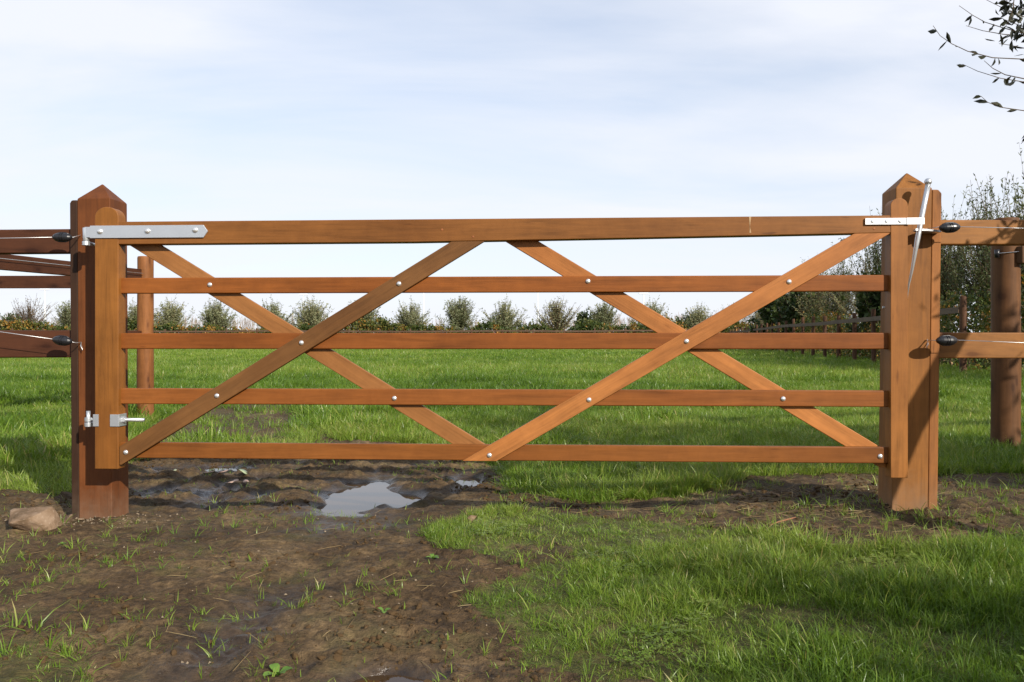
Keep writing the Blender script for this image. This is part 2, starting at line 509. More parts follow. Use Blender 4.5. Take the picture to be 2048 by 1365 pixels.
# wetness: low ground beside the puddles
wet = np.zeros(nx * ny)
gx, gy, gz = GX.ravel(), GY.ravel(), GZ.ravel()
for (a, b, rx, ry, dep, wl) in PUDDLES:
    q = np.sqrt(((gx - a) / (rx * 1.9)) ** 2 + ((gy - b) / (ry * 1.7)) ** 2) + 0.35 * fbm(gx, gy, 0.3, 3, 101)
    wet = np.maximum(wet, (1 - sstep(q, 0.5, 1.2)) * sstep(wl + 0.045 - gz, 0.0, 0.04))
rutw = np.exp(-((gx + 0.90 - 0.05 * (gy - 2.5)) / 0.13) ** 2) * sstep(gy, 2.0, 2.3) * (1 - sstep(gy, 2.8, 3.4))
wet = np.maximum(wet, 0.75 * rutw)
churnw = sstep(gy, 4.5, 5.0) * (1 - sstep(gx, -0.5, 0.4)) * (1 - sstep(gy, 6.2, 7.2)) * (gx > -2.6)
wet = np.maximum(wet, churnw * sstep(-0.925 - gz, -0.005, 0.03))
at = me.attributes.new('wet', 'FLOAT', 'POINT'); at.data.foreach_set('value', wet.astype(np.float32))
me.update(calc_edges=True)

def ground_material():
    k = NT('earth_and_turf')
    tcn = k.n('ShaderNodeTexCoord'); v = tcn.outputs['Object']
    cov = k.n('ShaderNodeAttribute', attribute_name='cover').outputs['Fac']
    wt = k.n('ShaderNodeAttribute', attribute_name='wet').outputs['Fac']
    a = k.noise(v, 2.2, 5, 0.6)
    b = k.noise(v, 38, 5, 0.65)
    c = k.noise(v, 160, 3, 0.6)
    mud = k.ramp(a, [(0.30, (0.060, 0.037, 0.018)), (0.50, (0.095, 0.061, 0.030)), (0.68, (0.165, 0.112, 0.056))])
    mud = k.mix(1.0, mud, k.ramp(b, [(0.30, g3(0.45)), (0.55, g3(1.0)), (0.75, g3(1.45))]), 'MULTIPLY')
    mud = k.mix(1.0, mud, k.ramp(k.noise(v, 11, 5, 0.7), [(0.34, g3(0.6)), (0.5, g3(1.0)), (0.66, g3(1.28))]), 'MULTIPLY')
    # pale grit and dark crumbs
    mud = k.mix(k.ramp(c, [(0.68, g3(0)), (0.76, g3(0.55))]), mud, (0.25, 0.20, 0.14))
    mud = k.mix(k.ramp(c, [(0.26, g3(0.6)), (0.34, g3(0))]), mud, (0.035, 0.022, 0.013))
    # greenish film of algae
    al = k.noise(v, 5.0, 4, 0.6)
    mud = k.mix(k.ramp(al, [(0.52, g3(0)), (0.68, g3(0.35))]), mud, (0.085, 0.085, 0.030))
    damp = k.noise(v, 1.4, 5, 0.65)
    mud = k.mix(1.0, mud, k.ramp(damp, [(0.38, g3(0.74)), (0.58, g3(1.02))]), 'MULTIPLY')
    mud = k.mix(wt, mud, k.mix(1.0, mud, (0.42, 0.40, 0.40), 'MULTIPLY'))
    turf = k.ramp(k.noise(v, 1.3, 6, 0.62), [(0.32, (0.040, 0.070, 0.010)), (0.5, (0.075, 0.125, 0.015)), (0.68, (0.13, 0.18, 0.028))])
    turf = k.mix(1.0, turf, k.ramp(k.noise(v, 26, 4, 0.6), [(0.3, g3(0.55)), (0.7, g3(1.25))]), 'MULTIPLY')
    # out in the field the sward closes, near the camera earth shows between the blades
    sp = k.n('ShaderNodeSeparateXYZ', {0: v})
    close = k.ramp(k.math('DIVIDE', sp.outputs[1], 20.0), [(0.25, g3(0.35)), (0.75, g3(1.0))])
    col = k.mix(k.math('MULTIPLY', cov, close), mud, turf)
    rough = k.math('SUBTRACT', 0.78, k.math('MULTIPLY', wt, 0.60))
    rough = k.math('ADD', rough, k.math('MULTIPLY', k.math('SUBTRACT', b, 0.5), 0.25), True)
    hgt = k.math('ADD', k.math('MULTIPLY', b, 1.0), k.math('MULTIPLY', c, 0.35))
    bmp = k.n('ShaderNodeBump', {'Strength': k.math('SUBTRACT', 0.9, k.math('MULTIPLY', wt, 0.6)), 'Distance': 0.018, 'Height': hgt})
    p = k.n('ShaderNodeBsdfPrincipled', {'Base Color': col, 'Roughness': rough, 'Specular IOR Level': k.math('ADD', 0.18, k.math('MULTIPLY', wt, 0.4)), 'Normal': bmp.outputs[0]})
    k.surf(p.outputs[0])
    return k.m
me.materials.append(ground_material())
ground = link('ground', me)
tag(ground, 'muddy earth and pasture running out to the horizon', 'ground', kind='structure')

# standing water: one flat sheet in each hollow
k = NT('muddy_water')
v = k.n('ShaderNodeTexCoord').outputs['Object']
bm_ = k.n('ShaderNodeBump', {'Strength': 0.05, 'Distance': 0.004, 'Height': k.noise(v, 14, 2)})
p = k.n('ShaderNodeBsdfPrincipled', {'Base Color': (0.045, 0.026, 0.012, 1), 'Roughness': 0.02, 'IOR': 1.33, 'Specular IOR Level': 0.5, 'Normal': bm_.outputs[0]})
k.surf(p.outputs[0]); M_WATER = k.m
plab = ['sky reflecting puddle in churned mud behind the lower rail', None, 'small puddle at the edge of the mud beside the grass',
        'thin film of water in the mud beside the hinge post', None, None,
        'brown puddle in the near mud reflecting the gate', None]
for i, (a, b, rx, ry, dep, wl) in enumerate(PUDDLES):
    if plab[i] is None: continue
    mb = MB(); n = 28
    ext = 1.35
    ring = [(rx * ext * math.cos(t) , ry * ext * math.sin(t), 0) for t in np.linspace(0, 2 * math.pi, n, endpoint=False)]
    if i == 0: ring = [(x + 0.12, y, z) if x > 0 else (x, y, z) for x, y, z in ring]
    mb.add([(0, 0, 0)] + ring, [(0, 1 + j, 1 + (j + 1) % n) for j in range(n)])
    o = mb.build('puddle', M_WATER)
    o.location = (a, b, wl + 0.0005 * i)
    tag(o, plab[i], 'puddle', kind='structure')

# ------------------------------------------------------------------ the gate
PL = np.array([-2.103, 4.13]); PR = np.array([1.899, 3.93])
gu = (PR - PL) / np.linalg.norm(PR - PL); gn = np.array([-gu[1], gu[0]])      # along the gate / away from the camera
GLEN = float(np.linalg.norm(PR - PL)); GYAW = math.atan2(gu[1], gu[0])
ZB = -0.645
def G(px, py, depth=0.0):
    """photo pixel -> (x, z) in the gate's own frame on the plane at this depth"""
    d = np.array([(px - 1024) / F, 1.0]); o = PL + gn * depth
    s = (o @ gn) / (d @ gn)
    Pt = d * s
    return float((Pt - o) @ gu), float((682.5 - py) / F * s) - ZB
gate = empty('field_gate', (PL[0], PL[1], ZB), GYAW, 'orange brown wooden five bar field gate with crossed braces, hung between two pointed posts', 'gate')
XS0, XS1 = 0.122, G(1781, 700)[0]
def zl(z): return z - ZB
def arch(x0, x1, z0, z1, r, n=8):
    """upright board outline with a rounded head"""
    pr = [(x0, z0), (x1, z0)]
    cx = (x0 + x1) / 2; w = (x1 - x0) / 2
    for i in range(n * 2 + 1):
        a = math.pi * i / (n * 2)
        pr.append((cx + w * math.cos(a), z1 - r + r * math.sin(a)))
    return pr
MB().prism(arch(0.0, XS0, 0.0, zl(0.676), 0.052), -0.002, 0.072).build('hinge_stile', M_WZ, gate, bevel=0.004, color=(0.205, 0.080, 0.016))
MB().prism(arch(XS1, GLEN, zl(-0.657), zl(0.686), 0.036), -0.002, 0.072).build('latch_stile', M_WZ, gate, bevel=0.003, color=(0.245, 0.096, 0.022))
TOP = [(XS0 - 0.02, zl(0.487)), (1.62, zl(0.4895)), (2.62, zl(0.5015)), (XS1 + 0.01, zl(0.520)), (XS1 + 0.01, zl(0.604)), (XS0 - 0.02, zl(0.601))]
MB().prism(TOP, 0.0005, 0.069).build('top_rail', M_WX, gate, bevel=0.004, color=(0.185, 0.072, 0.017))
for zc_, colr in ((0.280, (0.215, 0.068, 0.013)), (0.0, (0.185, 0.058, 0.0115)), (-0.279, (0.22, 0.074, 0.016)), (-0.5525, (0.18, 0.062, 0.013))):
    MB().box(XS0 - 0.008, XS1 + 0.008, 0.025, 0.050, zl(zc_ - 0.040), zl(zc_ + 0.040)).build('rail', M_WX, gate, bevel=0.006, color=colr, segs=3)
def clip(poly, a, b, c):
    """keep a*x + b*z <= c"""
    o = []
    for i in range(len(poly)):
        p, q = poly[i], poly[(i + 1) % len(poly)]
        dp, dq = a * p[0] + b * p[1] - c, a * q[0] + b * q[1] - c
        if dp <= 0: o.append(p)
        if dp * dq < 0:
            t = dp / (dp - dq); o.append((p[0] + t * (q[0] - p[0]), p[1] + t * (q[1] - p[1])))
    return o
def brace(A, B, w, y0, y1, col, zmax, zmin, xmin=XS0 + 0.001, xmax=XS1 - 0.001):
    A = np.array(A); B = np.array(B); d = (B - A) / np.linalg.norm(B - A); n = np.array([-d[1], d[0]])
    poly = [tuple(A - d * 1.0 - n * w / 2), tuple(B + d * 1.0 - n * w / 2), tuple(B + d * 1.0 + n * w / 2), tuple(A - d * 1.0 + n * w / 2)]
    poly = clip(poly, 0, 1, zmax); poly = clip(poly, 0, -1, -zmin); poly = clip(poly, 1, 0, xmax); poly = clip(poly, -1, 0, -xmin)
    ang = math.atan2(d[1], d[0])
    loc = [((p[0] - A[0]) * d[0] + (p[1] - A[1]) * d[1], (p[0] - A[0]) * n[0] + (p[1] - A[1]) * n[1]) for p in poly]
    o = MB().prism(loc, y0, y1).build('brace', M_WX, gate, bevel=0.004, color=col)
    o.location = (A[0], 0, A[1]); o.rotation_euler = (0, -ang, 0)
    return o
brace(G(252, 905), G(798, 568), 0.086, 0.0035, 0.0265, W_DARKBR, zl(0.493), zl(-0.625))
brace(G(979, 911), G(1578, 564), 0.086, 0.0035, 0.0265, (0.345, 0.132, 0.036), zl(0.522), zl(-0.592))
brace(G(420, 570, .055), G(789, 797, .055), 0.086, 0.0485, 0.0675, (0.245, 0.104, 0.032), zl(0.493), zl(-0.592))
brace(G(1176, 563, .055), G(1566, 798, .055), 0.086, 0.0485, 0.0675, (0.345, 0.132, 0.036), zl(0.512), zl(-0.615))
DOME = [(0.0125, 0.0), (0.0124, 0.002), (0.0108, 0.0052), (0.0075, 0.0078), (0.003, 0.009)]
dome_me = MB().lathe(DOME, 14).mesh('bolt', True); dome_me.materials.append(M_ZINC)
def bolt(x, z, y, parent, s=1.0):
    o = link('bolt', dome_me, parent); o.location = (x, y, z); o.rotation_euler = (R(90), 0, 0); o.scale = (s, s, s)
    return o
for px, py, front in ((420, 570, 0), (798, 568, 1), (1176, 563, 0), (1578, 564, 1), (603, 686, 1), (1373, 683, 1), (434, 792, 1),
                      (789, 797, 0), (1178, 800, 1), (1566, 798, 0), (252, 905, 1), (979, 911, 1), (1760, 913, 0)):
    d = 0.004 if front else 0.0255
    x, z = G(px, py, d); bolt(x, z, d, gate)
# wooden dowel plugs and the torn pale fibre on the top rail
for px, py in ((1748, 458), (946, 474), (884, 460)):
    x, z = G(px, py); o = MB().lathe([(0.006, 0), (0.006, 0.0012), (0.004, 0.0014)], 10).build('dowel_plug', M_WX, gate, True, color=(0.24, 0.085, 0.03))
    o.location = (x, 0.001, z); o.rotation_euler = (R(90), 0, 0)
x, z = G(1500, 433)
mb = MB()
mb.add([(-.0055, 0, -.002), (.0055, 0, -.002), (.0015, 0, -.030), (-.0005, -.0006, -.050), (.0025, 0, -.064), (.005, 0, -.080), (-.003, 0, -.080), (-.001, 0, -.062), (-.002, 0, -.046), (-.003, 0, -.026)],
       [(0, 9, 2, 1), (9, 8, 3, 2), (8, 7, 4, 3), (7, 6, 5, 4)])
o = mb.build('torn_fibre', M_PALE, gate); o.location = (x, -0.0004, z)

# long strap hinge at the head of the hinge stile
xa, za_ = G(184, 452); xb, zb_ = G(417, 463)
zeye = 0; zt, zb2 = G(230, 452)[1], G(230, 477)[1]; zm = (zt + zb2) / 2
strap = MB().prism([(xa - 0.006, zb2), (xb - 0.022, zb2), (xb, zm), (xb - 0.022, zt), (xa - 0.006, zt)], -0.009, -0.0015).build('strap_hinge', M_GALV, gate, bevel=0.0012)
for px, py in ((202, 464), (297, 463), (392, 461)):
    bolt(*G(px, py), -0.0088, strap, 1.15)
kx, kz0 = G(171, 482); _, kz1 = G(171, 456)
o = MB().lathe([(0.0145, kz0), (0.0155, kz0 + 0.002), (0.0155, kz1 - 0.002), (0.0145, kz1)], 18).build('hinge_knuckle', M_GALV, gate, True)
o.location = (kx, 0.006, 0)
o.modifiers.new('edge', 'EDGE_SPLIT').split_angle = R(45)
MB().box(kx, xa - 0.004, -0.0085, -0.002, zb2 + 0.004, zt - 0.006).build('strap_tongue', M_GALV, strap, bevel=0.001)
# lower hinge: two bent plates and a threaded bar through the stile
z0, z1 = G(190, 853)[1], G(190, 829)[1]; zc_ = (z0 + z1) / 2
ex = G(177, 843, .035)[0]; zeye = zc_
hb = MB().tube([(ex, 0.035, zc_), (XS0 + 0.115, 0.035, zc_)], 0.0088, 12).build('hinge_bar', M_GALV, gate, True)
MB().box(-0.006, 0.022, -0.0075, -0.0015, z0, z1).box(-0.0065, -0.0005, -0.0070, 0.060, z0, z1).build('hinge_plate', M_GALV, gate, bevel=0.0008)
MB().box(XS0 - 0.040, XS0 + 0.0065, -0.0075, -0.0015, z0, z1).box(XS0 + 0.0005, XS0 + 0.0070, -0.0070, 0.066, z0, z1).build('hinge_plate', M_GALV, gate, bevel=0.0008)
MB().lathe([(0.017, 0), (0.017, 0.014)], 6, Matrix.Translation((XS0 + 0.0066, 0.035, zc_)) @ Matrix.Rotation(R(90), 4, 'Y')).build('hinge_nut', M_GALV, hb, bevel=0.001)

MB().lathe([(0.0185, zc_ - 0.010), (0.0185, zc_ + 0.011)], 16, Matrix.Translation((ex, 0.035, 0))).build('hinge_eye', M_GALV, hb, True, bevel=0.002)
# latch strap on the head of the latch stile
xa = G(1729, 443)[0]; xb = G(1847, 443)[0]; z0, z1 = G(1790, 450)[1], G(1790, 437)[1]
ls = MB().box(xa, xb - 0.016, -0.0095, -0.0018, z0, z1).box(xb - 0.085, xb, -0.0125, -0.0096, z0 - 0.001, z1 + 0.0005).build('latch_strap', M_ZINC, gate, bevel=0.001)
for px in (1743, 1771, 1798):
    x, z = G(px, 443.3)
    o = MB().lathe([(0.0085, 0), (0.0085, 0.001), (0.007, 0.0022), (0.002, 0.0026)], 14).build('screw', M_GALV, ls, True)
    o.location = (x, -0.0094, z); o.rotation_euler = (R(90), 0, 0)

# ------------------------------------------------------------------ the two gateposts
def post_mesh(w, h, rise):
    mb = MB(); a = w
    v = [(0, 0, 0), (a, 0, 0), (a, a, 0), (0, a, 0), (0, 0, h), (a, 0, h), (a, a, h), (0, a, h), (a / 2, a / 2, h + rise)]
    mb.add(v, [(3, 2, 1, 0), (0, 1, 5, 4), (1, 2, 6, 5), (2, 3, 7, 6), (3, 0, 4, 7), (4, 5, 8), (5, 6, 8), (6, 7, 8), (7, 4, 8)])
    return mb
def plank_profile(x0, x1, z0, z1, side):
    c = 0.016
    if side < 0: return [(x0, z0), (x1, z0), (x1, z1), (x0 + c * .6, z1), (x0, z1 - c)]
    return [(x0, z0), (x1, z0), (x1, z1 - c * 1.1), (x1 - c, z1), (x0, z1)]
PW = 0.176
lp = empty('gatepost', (-2.275, 4.305, -0.985), GYAW, 'red brown square gatepost with pointed top carrying the hinges', 'gatepost', 'square gateposts')
lp.rotation_euler = (0, R(-0.35), GYAW)
b = 0.985
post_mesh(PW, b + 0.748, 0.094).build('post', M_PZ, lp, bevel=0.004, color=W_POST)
MB().prism(plank_profile(-0.044, -0.002, 0, b + 0.742, -1), 0.004, 0.15).build('side_plank', M_RZ, lp, bevel=0.006, color=(0.036, 0.017, 0.009))
# hinge pins on that post
def post_pin(parent, x, yoff, z, up):
    pin = MB().tube([(x, yoff, z - 0.012), (x, yoff, z + up)], 0.0098, 12).build('hinge_pin', M_GALV, parent, True)
    MB().lathe([(0.0185, -0.014), (0.0185, 0.008)], 16, Matrix.Translation((x, yoff, z - 0.006))).build('pin_collar', M_GALV, pin, True, bevel=0.002)
    MB().tube([(x, yoff, z - 0.006), (x, 0.02, z - 0.006)], 0.009, 12).build('pin_bar', M_GALV, pin, True)
bpy.context.view_layer.update()
def gate_to(o, x, y, z): return (o.matrix_world.inverted() @ gate.matrix_world) @ Vector((x, y, z))
q = gate_to(lp, kx, 0.006, kz0); post_pin(lp, q.x, q.y, q.z - 0.004, 0.068)
q = gate_to(lp, ex, 0.035, zeye); post_pin(lp, q.x, q.y, q.z - 0.016, 0.060)
rp = empty('gatepost', (1.893, 4.085, -0.885), GYAW, 'orange brown square gatepost with pointed top beside the latch lever', 'gatepost', 'square gateposts')
rp.rotation_euler = (0, R(0.75), GYAW)
b = 0.885
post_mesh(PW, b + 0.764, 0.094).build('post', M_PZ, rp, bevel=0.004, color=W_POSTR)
MB().prism(plank_profile(PW + 0.002, PW + 0.049, 0, b + 0.757, 1), 0.003, 0.15).build('side_plank', M_RZ, rp, bevel=0.006, color=(0.27, 0.108, 0.030))
MB().lathe([(0.011, -0.004), (0.011, 0.006)], 6, Matrix.Translation((-0.001, 0.06, b + 0.170)) @ Matrix.Rotation(R(-90), 4, 'Y')).lathe(
    [(0.006, 0), (0.006, 0.034)], 10, Matrix.Translation((0.0, 0.06, b + 0.170)) @ Matrix.Rotation(R(-90), 4, 'Y')).build('stud_bolt', M_GALV, rp)
def W(px, py, Y): return np.array([(px - 1024) / F * Y, Y, (682.5 - py) / F * Y])
def to_local(o, pts):
    bpy.context.view_layer.update()
    Mi = np.array(o.matrix_world.inverted())
    pts = np.atleast_2d(pts)
    return pts @ Mi[:3, :3].T + Mi[:3, 3]
# bracket plate and the bent latch lever
zb_ = b + 0.542
br = MB().prism([(0.055, -0.1), (0.115, -0.095), (0.20, -0.05), (0.205, 0.004), (0.12, 0.004), (0.06, -0.06)], zb_ - 0.005, zb_ + 0.005)
vv = br.v[0]; br.v[0] = np.stack([vv[:, 0], vv[:, 2], vv[:, 1]], 1)      # lay the outline flat
br.f = [f[::-1] for f in br.f]
br.build('latch_bracket', M_GALV, rp, bevel=0.001)
lev_pts = [W(1856, 370, 4.00), W(1848, 410, 3.995), W(1839, 456, 3.99), W(1835, 478, 3.99), W(1831, 500, 3.995), W(1824, 540, 4.01), W(1817, 572, 4.03), W(1815, 590, 4.045), W(1814, 604, 4.06)]
lp_l = to_local(rp, np.array(lev_pts))
lever = MB().tube(lp_l, [0.0125, 0.0125, 0.0125, 0.0125, 0.010, 0.0068, 0.0045, 0.003, 0.0015], 14).build('latch_lever', M_GALV, rp, True)
kb = to_local(rp, W(1856, 364, 4.0))[0]
MB().lathe([(0.0175 * math.sin(a) + 1e-4, -0.0175 * math.cos(a)) for a in np.linspace(0.05, math.pi - 0.05, 10)], 18, Matrix.Translation(kb)).build('knob', M_GALV, lever, True)

# ------------------------------------------------------------------ near fences with egg insulators
INS = [(0.0001, -0.050), (0.007, -0.0495), (0.013, -0.044), (0.0185, -0.034), (0.0215, -0.022), (0.0225, -0.008), (0.0195, -0.0075), (0.0195, -0.003),
       (0.0228, -0.0025), (0.0228, 0.0025), (0.0195, 0.003), (0.0195, 0.0075), (0.0225, 0.008), (0.0215, 0.022), (0.0185, 0.034), (0.013, 0.044), (0.007, 0.0495), (0.0001, 0.050)]
ins_me = MB().lathe(INS, 20).mesh('insulator', False); ins_me.materials.append(M_BLACK)
def insulator(parent, Pw, tilt=0.0):
    o = link('insulator', ins_me, parent)
    o.location = to_local(parent, Pw)[0]; o.rotation_euler = (0, R(90) + tilt, 0)
    r = MB()
    for s in (-1, 1):
        r.tube([(s * 0.0165, 0.0, -0.036), (s * 0.0235, 0.0, -0.016), (s * 0.0240, 0, 0), (s * 0.0235, 0.0, 0.016), (s * 0.0165, 0, 0.036)], 0.0028, 6)
    r.build('rib', M_BLACK, o, True)
    return o
def wire(parent, pts, r=0.0018, name='wire'):
    return MB().tube(to_local(parent, np.array(pts)), r, 6).build(name, M_WIRE, parent, True)
def round_post(name, parent, P0, h, r, color, seed=0, m=None):
    """peeled log, slightly uneven, chamfered head; object z runs up from the ground"""
    mb = MB(); n = 20; prof = []
    rs = np.random.default_rng(seed)
    hs = np.concatenate([np.linspace(0, h - 0.02, 12), [h - 0.006, h]])
    V = []; F_ = []
    ph = rs.uniform(0, 6, 4)
    for i, zz in enumerate(hs):
        rr = r * (1 - 0.04 * zz / h) * (1.0 if i < 12 else (0.97 if i == 12 else 0.90))
        for j in range(n):
            a = 2 * math.pi * j / n
            q = rr * (1 + 0.025 * math.sin(2 * a + ph[0] + zz * 1.3) + 0.015 * math.sin(3 * a + ph[1] - zz * 3) + 0.01 * math.sin(zz * 9 + ph[2]))
            V.append((q * math.cos(a), q * math.sin(a), zz))
    m_ = len(hs)
    for i in range(m_ - 1):
        for j in range(n):
            F_.append((i * n + j, i * n + (j + 1) % n, (i + 1) * n + (j + 1) % n, (i + 1) * n + j))
    F_.append(tuple((m_ - 1) * n + j for j in range(n)))
    mb.add(V, F_)
    o = mb.build(name, m or M_RZ, parent, True, color=color)
    o.modifiers.new('edge', 'EDGE_SPLIT').split_angle = R(50)
    o.location = P0
    return o
def fence_rail(parent, A, B, hgt, th, color, name='rail', bevel=0.008):
    """squared rail from A to B (world), object x along the rail"""
    A = np.array(A, float); B = np.array(B, float); d = B - A; L = np.linalg.norm(d)
    o = MB().box(0, L, -th / 2, th / 2, -hgt / 2, hgt / 2).build(name, M_RX, parent, bevel=bevel, color=color, segs=2)
    o.location = A - np.array(parent.location)
    o.rotation_euler = Euler((0, -math.asin(d[2] / L), math.atan2(d[1], d[0])), 'XYZ')
    return o
def gl(t, off):      # point on the line of the gate, t metres from the hinge side
    q = PL + gu * t + gn * off
    return q[0], q[1]

lf = empty('rail_fence', (-4.2, 4.45, -0.93), 0, 'dark brown two rail fence with wires and black insulators beside the hinge post', 'fence')
xL, yL = gl(-0.19, 0.225)
for z0, z1 in ((0.466, 0.594), (-0.087, 0.058)):
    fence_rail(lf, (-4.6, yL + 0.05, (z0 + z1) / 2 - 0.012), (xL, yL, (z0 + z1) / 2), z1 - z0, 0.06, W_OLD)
round_post('post', lf, (-0.02, 0.10, -0.1), 1.72, 0.085, (0.09, 0.035, 0.015), 3)
Yw = 4.22
i1 = insulator(lf, W(125, 475, Yw), 0.02); i2 = insulator(lf, W(125, 681.5, Yw), 0.12)
wire(lf, [W(-420, 481, Yw), W(0, 477, Yw), W(108, 475, Yw)])
wire(lf, [W(140, 477, Yw), W(150, 474, Yw + 0.02), W(161, 471, 4.30)], 0.0022)
wire(lf, [W(-420, 605, Yw), W(0, 664, Yw), W(108, 679, Yw)])
wire(lf, [W(141, 684, Yw), W(152, 686, 4.24), W(163, 685, 4.30)], 0.0022)
wire(lf, [W(163, 685, 4.295), W(161.5, 692, 4.275), W(165, 701, 4.28), W(163, 690, 4.30)], 0.0022, 'hook')
rf = empty('rail_fence', (3.4, 4.2, -0.85), 0, 'light brown two rail fence with wires and black insulators beside the latch post', 'fence')
xR, yR = gl(GLEN + 0.215, 0.225)
for z0, z1 in ((0.484, 0.609), (-0.087, 0.043)):
    fence_rail(rf, (xR, yR, (z0 + z1) / 2), (4.7, yR - 0.04, (z0 + z1) / 2 - 0.004), z1 - z0, 0.06, W_OLDR)
round_post('post', rf, (0.05, 0.02, -0.1), 1.64, 0.085, (0.2, 0.085, 0.03), 5)
Yw = 3.98
i3 = insulator(rf, W(1899, 455.5, Yw), -0.05); i4 = insulator(rf, W(1893, 681.5, Yw), 0.0)
wire(rf, [W(1916, 454, Yw), W(2048, 457, Yw), W(2400, 463, Yw)])
wire(rf, [W(1880, 454, Yw), W(1868, 456, 4.03), W(1857, 457, 4.075)], 0.0022)
wire(rf, [W(1911, 680.5, Yw), W(2048, 686, Yw), W(2400, 694, Yw)])
wire(rf, [W(1876, 682, Yw), W(1865, 681, 4.03), W(1853, 681, 4.075)], 0.0022)
wire(rf, [W(1854, 679, 4.07), W(1856, 690, 4.04), W(1853, 697, 4.06), W(1855, 686, 4.075)], 0.0024, 'hook')

# inner paddock fence on the left, meeting at a round corner post
cx_, cy_ = (291 - 1024) / F * 9.4, 9.4
pf = empty('paddock_fence', (cx_, cy_, hz(cx_, cy_) - 0.02), 0, 'dark brown paddock fence meeting at a round log corner post', 'fence')
gzc = pf.location[2]
round_post('corner_post', pf, (0, 0, -0.05), (682.5 - 514) / F * 9.4 - gzc + 0.05, 0.093, (0.20, 0.078, 0.024), 8)
dirA = np.array([-0.36, -2.05, 0.0]); dirA /= np.linalg.norm(dirA)
fence_rail(pf, np.array([cx_ - 0.02, cy_ - 0.06, 0.755]) + dirA * 5.2 + np.array([0, 0, -0.10]), (cx_ - 0.02, cy_ - 0.05, 0.745), 0.145, 0.05, W_OLD)
fence_rail(pf, np.array([cx_ - 0.02, cy_ - 0.06, 0.045]) + dirA * 5.2 + np.array([0, 0, -0.06]), (cx_ - 0.02, cy_ - 0.05, 0.045), 0.145, 0.05, W_OLD)
fence_rail(pf, (cx_ - 7.5, cy_ + 0.10, 0.675), (cx_ + 0.02, cy_ + 0.09, 0.685), 0.145, 0.05, W_OLD)
fence_rail(pf, (cx_ - 7.5, cy_ + 0.10, 0.03), (cx_ + 0.02, cy_ + 0.09, 0.03), 0.145, 0.05, W_OLD)
for dx_, dy_ in ((-2.6, 0.18), (-5.1, 0.18)):
    round_post('post', pf, (dx_, dy_, -0.05), 1.62, 0.085, (0.11, 0.042, 0.018), 9)
q = dirA * 2.45
round_post('post', pf, (q[0] - 0.16, q[1], -0.14), 1.66, 0.085, (0.11, 0.042, 0.018), 10)
wa = np.array([cx_ - 0.02, cy_ - 0.12, 0.775])
wire(pf, [wa + dirA * 5.0 + np.array([0.05, 0, -0.12]), wa + dirA * 2.5 + np.array([0.05, 0, -0.05]), wa + np.array([0.05, 0, -0.01])], 0.003)
# inner paddock fence on the right: thick log post with the end of a rail
px_, py_ = (2011 - 1024) / F * 6.2, 6.2
pr_ = empty('paddock_fence', (px_, py_, hz(px_, py_) - 0.02), 0, 'round log fence post with rail ends behind the light brown fence', 'fence')
round_post('post', pr_, (0, 0, -0.05), 0.925 - pr_.location[2] + 0.05, 0.099, (0.115, 0.052, 0.020), 12)
fence_rail(pr_, (px_ + 0.03, py_ - 0.115, 0.64), (px_ + 3.2, py_ + 0.9, 0.64), 0.13, 0.06, (0.09, 0.045, 0.02))
fence_rail(pr_, (px_ + 0.03, py_ - 0.115, -0.02), (px_ + 3.2, py_ + 0.9, -0.02), 0.13, 0.06, (0.09, 0.045, 0.02))
round_post('post', pr_, (2.7, 0.98, -0.05), 1.72, 0.095, (0.16, 0.070, 0.026), 13)
MB().tube([(0, 0, -0.03), (0, 0, 0.03)], [0.016, 0.02], 10).build('post_insulator', M_BLACK, pr_, True).location = (-0.10, -0.06, 0.655 - pr_.location[2])
wire(pr_, [(px_ - 0.10, py_ - 0.08, 0.655), (px_ + 0.1, py_ - 0.13, 0.67), (px_ + 3.0, py_ + 0.75, 0.72)], 0.0026)

# ------------------------------------------------------------------ far paddock fences
def far_fence(label, P0, P1, spacing, hp, col_p, col_r, rails=(0.74, 0.05), start=0.0):
    P0 = np.array(P0); P1 = np.array(P1); L = np.linalg.norm(P1 - P0); d = (P1 - P0) / L
    root = empty('paddock_fence', (P0[0], P0[1], hz(*P0)), 0, label, 'fence', 'fences around the pasture')
    n = int((L - start) / spacing) + 1
    base = None
    pts = [P0 + d * (start + spacing * i) for i in range(n)]
    zz = height(np.array([p[0] for p in pts]), np.array([p[1] for p in pts]), False)
    for i, p in enumerate(pts):
        loc = (p[0] - P0[0], p[1] - P0[1], zz[i] - root.location[2] - 0.08)
        jit = 1 + 0.03 * math.sin(i * 7.3)
        if base is None:
            base = round_post('post', root, loc, hp, 0.075, col_p, 20)
            o = base
        else:
            o = base.copy(); C.objects.link(o); o.parent = root; o.location = loc
        o.scale = (1, 1, jit); o.rotation_euler = (0.01 * math.sin(i * 3.1), 0.012 * math.sin(i * 5.7), i * 1.7)
    nrm = np.array([d[1], -d[0]])
    if nrm[1] > 0: nrm = -nrm
    if abs(d[1]) > abs(d[0]): nrm = np.array([-1.0, 0.0])
    for i in range(n - 1):
        a, b2 = pts[i] + nrm * 0.085, pts[i + 1] + nrm * 0.085
        for rz in rails:
            za2 = zz[i] + rz + 0.72; zb3 = zz[i + 1] + rz + 0.72
            fence_rail(root, (a[0], a[1], za2), (b2[0], b2[1], zb3), 0.14, 0.045, col_r, bevel=0)
    return root
def side_pt(Y): return (6.87 + 0.1758 * Y, Y)
FARY = 76.0
far_fence('long post and rail fence beside the pasture, running in front of tall willows', side_pt(16.0), side_pt(FARY), 2.54, 1.84, (0.085, 0.040, 0.02), (0.095, 0.060, 0.034), rails=(0.73, 0.06), start=2.36)
